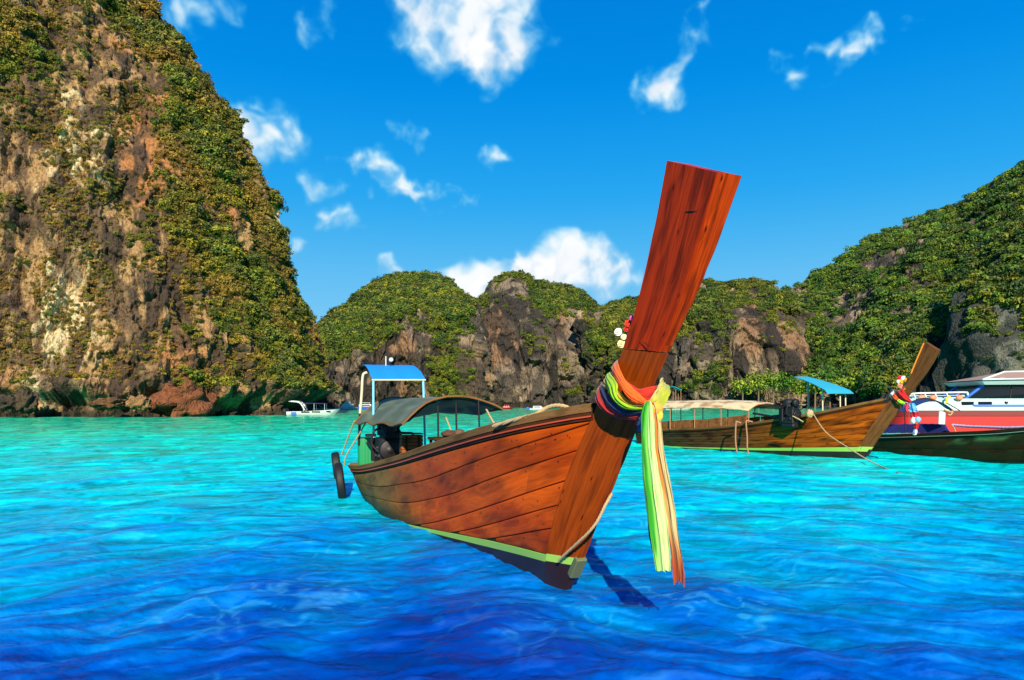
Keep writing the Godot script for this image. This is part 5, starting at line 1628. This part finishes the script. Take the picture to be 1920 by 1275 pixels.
func ferry() -> void:
	var T := thing("excursion_boat", "big red and white excursion boat with dark cabin windows at the right edge", "boat")
	var Q := func(px: float, y: float, back: float) -> Vector3: return P(px, y, 33.0 - (px - 1672.0) * 1.5 / 248.0) + Vector3(0.15, 0, -1).normalized() * back
	var side := func(called: String, x0: float, x1: float, rows: Array, m: Material) -> void:
		# closed hull band: near side, rounded bow end, far side
		var p := PackedVector3Array()
		var ring := []
		for i in 12: ring.append([lerpf(x1, x0 + 34, i / 11.0), 0.0])
		for q in [[x0 + 20, 0.12], [x0 + 9, 0.45], [x0 + 2, 1.1], [x0, 1.9], [x0 + 3, 2.7], [x0 + 11, 3.3], [x0 + 22, 3.65], [x0 + 36, 3.8]]: ring.append(q)
		for i in 6: ring.append([lerpf(x0 + 60, x1, i / 5.0), 3.8])
		var mb := MB.new()
		for r in rows.size() - 1:
			p = PackedVector3Array()
			for q in ring:
				for e in 2:
					var row: Array = rows[r + e]
					p.append(Q.call(q[0], row[0], q[1]) + Vector3(0, 0, row[1]))
			mb.grid(p, ring.size(), 2, 8, 1)
		obj(called, mb, m, T)
	side.call("hull", 1672, 2200, [[780, 0.0], [800, 0.0], [826, 0.0]], M.red)
	side.call("shade_band", 1671, 2200, [[770, 0.03], [780, 0.03], [780.5, 0.0]], M.red_dark)  # shadow under the overhang, painted as a darker red band
	side.call("sheer_stripe", 1673, 2200, [[763, -0.05], [763.2, 0.06], [769.6, 0.06], [769.8, 0.0]], M.white)
	side.call("foredeck_coaming", 1690, 2200, [[747, -0.35], [747.4, -0.30], [762.5, -0.12], [763, -0.02]], M.mint)
	side.call("blue_stripe", 1800, 2200, [[758.5, -0.105], [758.6, -0.09], [762.0, -0.075], [762.2, -0.10]], M.mid_blue)
	var dk := MB.new()
	dk.quad(Q.call(1705, 748, 0.4), Q.call(2200, 748, 0.4), Q.call(2200, 748, 3.5), Q.call(1705, 748, 3.5), Vector3(0, -50, -30))
	obj("deck", dk, M.white, T)
	for q in [[1808, 1828, 753, 760], [1840, 1862, 753, 760], [1948, 1970, 753, 760]]:
		var w := MB.new()
		w.box(Q.call((q[0] + q[1]) / 2.0, (q[2] + q[3]) / 2.0, -0.21 + 0.40), Vector3((q[1] - q[0]) * 0.0237, 0.16, 0.10), Basis(Vector3.UP, -0.24), 0.01)
		var wo := obj("window", w, M.glass, T)
	var ph := MB.new()
	ph.lathe(Q.call(1891, 755, 0.2), Basis(Vector3.RIGHT, PI / 2), [Vector2(0, 0.06), Vector2(0.05, 0.06), Vector2(0.065, 0.03), Vector2(0.065, -0.1)], 16)
	obj("porthole", ph, M.glass, T)
	# cabin: raked dark windscreen under a wide roof
	var cb := MB.new()
	var near := [Q.call(1820, 747, 0.5), Q.call(1855, 722, 0.55), Q.call(2200, 720, 0.55), Q.call(2200, 747, 0.5)]
	var farr := [Q.call(1822, 747, 3.2), Q.call(1857, 722, 3.1), Q.call(2200, 720, 3.1), Q.call(2200, 747, 3.2)]
	var mid: Vector3 = ((near[0] as Vector3) + farr[2]) * 0.5
	cb.quad(near[0], near[1], near[2], near[3], mid)
	cb.quad(farr[0], farr[1], farr[2], farr[3], mid)
	cb.quad(near[0], near[1], farr[1], farr[0], mid)
	obj("cabin_windows", cb, M.glass, T)
	for e in [[near[0], near[1]], [farr[0], farr[1]]]:
		bar(T, "windscreen_frame", e, 0.075, M.mid_blue)
	bar(T, "windscreen_frame", [Q.call(1812, 748, 1.6), Q.call(1838, 733, 1.7)], 0.05, M.mid_blue)
	for x: float in [1905.0, 1960.0, 2020.0]:
		bar(T, "window_post", [Q.call(x, 747, 0.47), Q.call(x + 4, 721, 0.52)], 0.03, M.black)
	var rf := MB.new()
	rf.quad(Q.call(1841, 714, 0.0), Q.call(2200, 712, 0.0), Q.call(2200, 712, 3.9), Q.call(1841, 714, 3.9), Vector3(0, -50, 0))
	rf.quad(Q.call(1850, 721, 0.15), Q.call(2200, 719, 0.15), Q.call(2200, 719, 3.7), Q.call(1850, 721, 3.7), Vector3(0, 50, 0))
	rf.quad(Q.call(1841, 714, 0.0), Q.call(2200, 712, 0.0), Q.call(2200, 719, 0.15), Q.call(1850, 721, 0.15), Vector3(30, 2, -50))
	rf.quad(Q.call(1841, 714, 3.9), Q.call(1841, 714, 0.0), Q.call(1850, 721, 0.15), Q.call(1850, 721, 3.7), Vector3(40, 2, -30))
	obj("cabin_roof", rf, M.white, T)
	var tp := MB.new()
	var peak := [Q.call(1926, 694, 1.9), Q.call(2200, 688, 1.9)]
	tp.quad(Q.call(1843, 712, -0.05), Q.call(2200, 706, -0.05), peak[1], peak[0], Vector3(30, -20, -30))
	tp.quad(Q.call(1843, 712, 3.9), Q.call(2200, 706, 3.9), peak[1], peak[0], Vector3(30, -20, -30))
	tp.tri(Q.call(1843, 712, -0.05), Q.call(1843, 712, 3.9), peak[0], Vector3(40, -20, -30))
	obj("upper_awning", tp, M.taupe, T)
	bar(T, "awning_edge", [Q.call(1842, 711.5, -0.06), peak[0], Q.call(2200, 688, 1.9)], 0.05, M.white)
	bar(T, "awning_edge", [Q.call(1842, 711.5, -0.06), Q.call(2200, 705, -0.06)], 0.04, M.white)
	bar(T, "roof_rail", [Q.call(1858, 714, 0.2), Q.call(1880, 709, 0.2), Q.call(2150, 708, 0.2)], 0.025, M.steel)
	# foredeck rail and its stanchions
	bar(T, "deck_rail", smooth([Q.call(1712, 743, 0.4), Q.call(1718, 738, 0.4), Q.call(1760, 736.5, 0.4), Q.call(1815, 735.5, 0.4), Q.call(1822, 737, 0.4), Q.call(1822, 741, 0.4)], 24), 0.045, M.white)
	for x: float in [1722.0, 1743.0, 1763.0, 1785.0]:
		bar(T, "stanchion", [Q.call(x - 3, 736.5, 0.4), Q.call(x + 2, 747.5, 0.4)], 0.035, M.white)
	var dh := MB.new()
	dh.quad(Q.call(1712, 741, 0.8), Q.call(1824, 740, 0.8), Q.call(1824, 748, 0.6), Q.call(1708, 748, 0.6), Vector3(20, -3, -60))
	dh.quad(Q.call(1712, 741, 0.8), Q.call(1824, 740, 0.8), Q.call(1824, 740, 3.2), Q.call(1712, 741, 3.2), Vector3(20, -30, -30))
	obj("forward_hatch", dh, M.mint, T)
	settle(T, Q.call(1800, 826, 1.5))
	var k := 0
	for x: float in [1731.0, 1752.0, 1802.0]:
		var fl := MB.new()
		fl.ball(Vector3.ZERO, Vector3(0.16, 0.12, 0.12), Basis(), 12, 16, 0.35, int(x))
		var fo := obj("float", fl, mat(Color(0.92, 0.52, 0.38), 0.6))
		fo.position = Q.call(x, 745.5, 0.15)
		tag(fo, ["leftmost salmon float on the red boat's foredeck rail", "second salmon float on the red boat's foredeck, right of the leftmost", "salmon float nearest the red boat's windscreen"][k], "float", "floats on the foredeck")
		k += 1
	rope("foredeck_line", "yellow line hanging over the red boat's pale side", [Q.call(1783, 744, 0.1), Q.call(1777, 745, 0.0), Q.call(1774, 750, 0.0), Q.call(1775, 757, -0.02)], 0.045, M.yellow, 14)

func motorboat(label: String, x0: float, x1: float, yw: float, hull: Material, top: Material, o: Dictionary) -> Node3D:
	# local axes: x forward, y up; length from the photo's width at its distance
	var d := wd(yw)
	var len := (x1 - x0) * d / F
	var T := thing("motor_boat", label, "boat", P((x0 + x1) * 0.5, HY, d) + Vector3(0, -EYE, 0), o.get("turn", 0.0), "motor boats far across the bay")
	T.position.y = 0.0
	var hb: float = o.get("free", 0.16) * len
	var bw := len * 0.15
	var mb := MB.new()
	for sg: int in [-1, 1]:
		var p := PackedVector3Array()
		for i in 16:
			var u := i / 15.0
			var b := bw * (1.0 if u < 0.5 else sqrt(maxf(0.0, 1.0 - pow((u - 0.5) / 0.5, 2.2))))
			var sh := hb * (0.8 + 0.55 * u * u)
			for q in [[-0.3, 0.35, 0.70], [0.0, 0.8, 0.76], [0.55, 0.98, 0.89], [1.0, 1.0, 1.0]]:
				p.append(Vector3((u - 0.5) * len * (q[2] if u > 0.5 else 1.0), sh * q[0], sg * b * q[1]))
		mb.grid(p, 16, 4)
	var dp := PackedVector3Array()
	for i in 16:
		var u := i / 15.0
		var b := bw * (1.0 if u < 0.5 else sqrt(maxf(0.0, 1.0 - pow((u - 0.5) / 0.5, 2.2))))
		for sg: int in [-1, 1]: dp.append(Vector3((u - 0.5) * len, hb * (0.8 + 0.55 * u * u) * 0.95, sg * b))
	mb.grid(dp, 16, 2)
	mb.quad(Vector3(-len / 2, -0.1, -bw), Vector3(-len / 2, -0.1, bw), Vector3(-len / 2, hb * 0.85, bw), Vector3(-len / 2, hb * 0.85, -bw), Vector3.ZERO)
	obj("hull", mb, hull, T)
	for q in o.get("strips", []):                          # dark windows along the side: [from, to, low, high] in lengths
		var w := MB.new()
		w.box(Vector3((q[0] + q[1]) * 0.5 * len, (q[2] + q[3]) * 0.5 * len, bw * q[4]), Vector3((q[1] - q[0]) * len, (q[3] - q[2]) * len, 0.06), Basis(), 0.01)
		obj("window", w, M.glass, T)
	for q in o.get("decks", []):                           # deckhouses: [from, to, low, high, width, rake]
		var w := MB.new()
		var a := [Vector3(q[0] * len, q[2] * len, -bw * q[4]), Vector3(q[1] * len, q[2] * len, -bw * q[4]), Vector3((q[1] - q[5]) * len, q[3] * len, -bw * q[4] * 0.9), Vector3((q[0] + q[5] * 0.3) * len, q[3] * len, -bw * q[4] * 0.9)]
		var e := []
		for k in a: e.append(k * Vector3(1, 1, -1))
		var mid: Vector3 = (a[0] + e[2]) * 0.5
		w.quad(a[0], a[1], a[2], a[3], mid)
		w.quad(e[0], e[1], e[2], e[3], mid)
		w.quad(a[1], e[1], e[2], a[2], mid)
		w.quad(a[0], e[0], e[3], a[3], mid)
		w.quad(a[3], a[2], e[2], e[3], mid)
		obj("deckhouse", w, top, T)
	if o.has("canopy"):
		var q: Array = o.canopy
		var cp := MB.new()
		cp.box(Vector3((q[0] + q[1]) * 0.5 * len, q[2] * len, 0), Vector3((q[1] - q[0]) * len, 0.09, bw * 1.8), Basis(Vector3.FORWARD, 0.02), 0.03)
		obj("canopy", cp, o.cloth, T)
		for x: float in [q[0] + 0.02, (q[0] + q[1]) * 0.5, q[1] - 0.02]:
			for sg: int in [-1, 1]:
				bar(T, "canopy_post", [Vector3(x * len, hb * 0.8, sg * bw * 0.85), Vector3(x * len, q[2] * len, sg * bw * 0.85)], 0.025, M.white, 5)
	return T

func far_boats() -> void:
	var a := motorboat("white speedboat with a navy canopy and three outboards before the left cliff", 541, 637, 779.0, M.white, M.white, {"free": 0.095, "turn": 0.10, "strips": [[-0.22, -0.06, 0.055, 0.08, 1.0], [-0.02, 0.14, 0.058, 0.083, 0.99], [0.18, 0.33, 0.066, 0.09, 0.82]], "canopy": [-0.20, 0.24, 0.235], "cloth": M.navy})
	var len := 96.0 * wd(779.0) / F
	for sg: float in [-0.5, 0.0, 0.5]:
		var ob := MB.new()
		ob.box(Vector3(-len * 0.54, 0.55, sg * len * 0.2), Vector3(0.45, 0.5, 0.32), Basis(Vector3.FORWARD, -0.15), 0.1)
		ob.box(Vector3(-len * 0.535, 0.1, sg * len * 0.2), Vector3(0.2, 0.7, 0.14), Basis(), 0.04)
		obj("outboard_motor", ob, M.black, a)
	for sg: int in [-1, 1]:
		bar(a, "arch", smooth([Vector3(-len * 0.16, 0.6, sg * len * 0.14), Vector3(-len * 0.20, 1.1, sg * len * 0.135), Vector3(-len * 0.27, 1.5, sg * len * 0.12), Vector3(-len * 0.42, 1.62, sg * len * 0.11)], 14), 0.09, M.white, 6)
	var at := MB.new()
	at.box(Vector3(-len * 0.36, 1.6, 0), Vector3(len * 0.2, 0.07, len * 0.24), Basis(), 0.02)
	obj("arch_top", at, M.white, a)
	var ws := MB.new()
	ws.quad(Vector3(len * 0.2, 0.75, -len * 0.1), Vector3(len * 0.2, 0.75, len * 0.1), Vector3(len * 0.1, 1.15, len * 0.09), Vector3(len * 0.1, 1.15, -len * 0.09), Vector3(-5, 0, 0))
	obj("windscreen", ws, M.glass, a)
	var badge := MB.new()
	badge.box(Vector3(-len * 0.36, 0.25, len * 0.15), Vector3(len * 0.10, 0.3, 0.03), Basis(), 0.01)
	obj("blue_patch", badge, M.mid_blue, a)
	motorboat("white double-decked motor yacht between the speedboat and the large boat's awning", 628, 670, 768.5, M.white, M.white, {"free": 0.12, "turn": PI + 0.2, "decks": [[-0.35, 0.25, 0.12, 0.26, 0.9, 0.10], [-0.2, 0.12, 0.26, 0.36, 0.7, 0.08]], "strips": [[-0.3, 0.12, 0.16, 0.21, 0.93], [-0.4, 0.3, 0.03, 0.06, 1.0]], "canopy": [-0.12, 0.05, 0.44], "cloth": M.white})
	motorboat("blue and white tour boat moored just left of the large boat's blue poles", 668, 706, 768.0, M.mid_blue, M.white, {"free": 0.16, "decks": [[-0.35, 0.28, 0.16, 0.27, 0.85, 0.05]], "strips": [[-0.32, 0.2, 0.19, 0.24, 0.88]], "canopy": [-0.3, 0.2, 0.34], "cloth": M.white})
	motorboat("small red boat with an upper deck below the grey hill, left of the white one", 938, 963, 767.5, M.red_dark, M.red, {"free": 0.14, "decks": [[-0.3, 0.25, 0.13, 0.24, 0.8, 0.08]], "canopy": [-0.2, 0.15, 0.33], "cloth": M.red})
	motorboat("tiny blue boat between the red and the white boat under the grey hill", 984, 996, 767.2, M.mid_blue, M.mid_blue, {"free": 0.2, "decks": [[-0.2, 0.15, 0.18, 0.32, 0.7, 0.08]]})
	motorboat("white cabin boat under the grey hill, just above the large boat's bow rope", 993, 1026, 768.5, M.white, M.white, {"free": 0.10, "decks": [[-0.32, 0.26, 0.10, 0.22, 0.85, 0.12]], "strips": [[-0.26, 0.10, 0.14, 0.19, 0.88]]})
	var tb := motorboat("distant boat with a small teal canopy behind the beige roof, right of the scarf", 1244, 1300, 769.5, M.mint, M.white, {"free": 0.06, "turn": 0.15})
	var tl := 56.0 * wd(769.5) / F
	var tc := MB.new()
	var tp := sheet([Vector3(-tl * 0.28, 4.7, -0.9), Vector3(tl * 0.06, 3.9, -0.9), Vector3(tl * 0.06, 3.9, 0.9), Vector3(-tl * 0.28, 4.7, 0.9)], 8, 4, func(u, v): return Vector3(0, 0.15 * sin(u * PI), 0))
	thick(tc, tp, 8, 4, Vector3(0, -0.06, 0))
	obj("canopy", tc, M.teal_cloth, tb)
	for x: float in [-0.14, 0.04]:
		for z: float in [-0.7, 0.7]:
			bar(tb, "canopy_post", [Vector3(tl * x, 0.2, z), Vector3(tl * x, 4.1, z)], 0.06, M.pole_rust, 6)
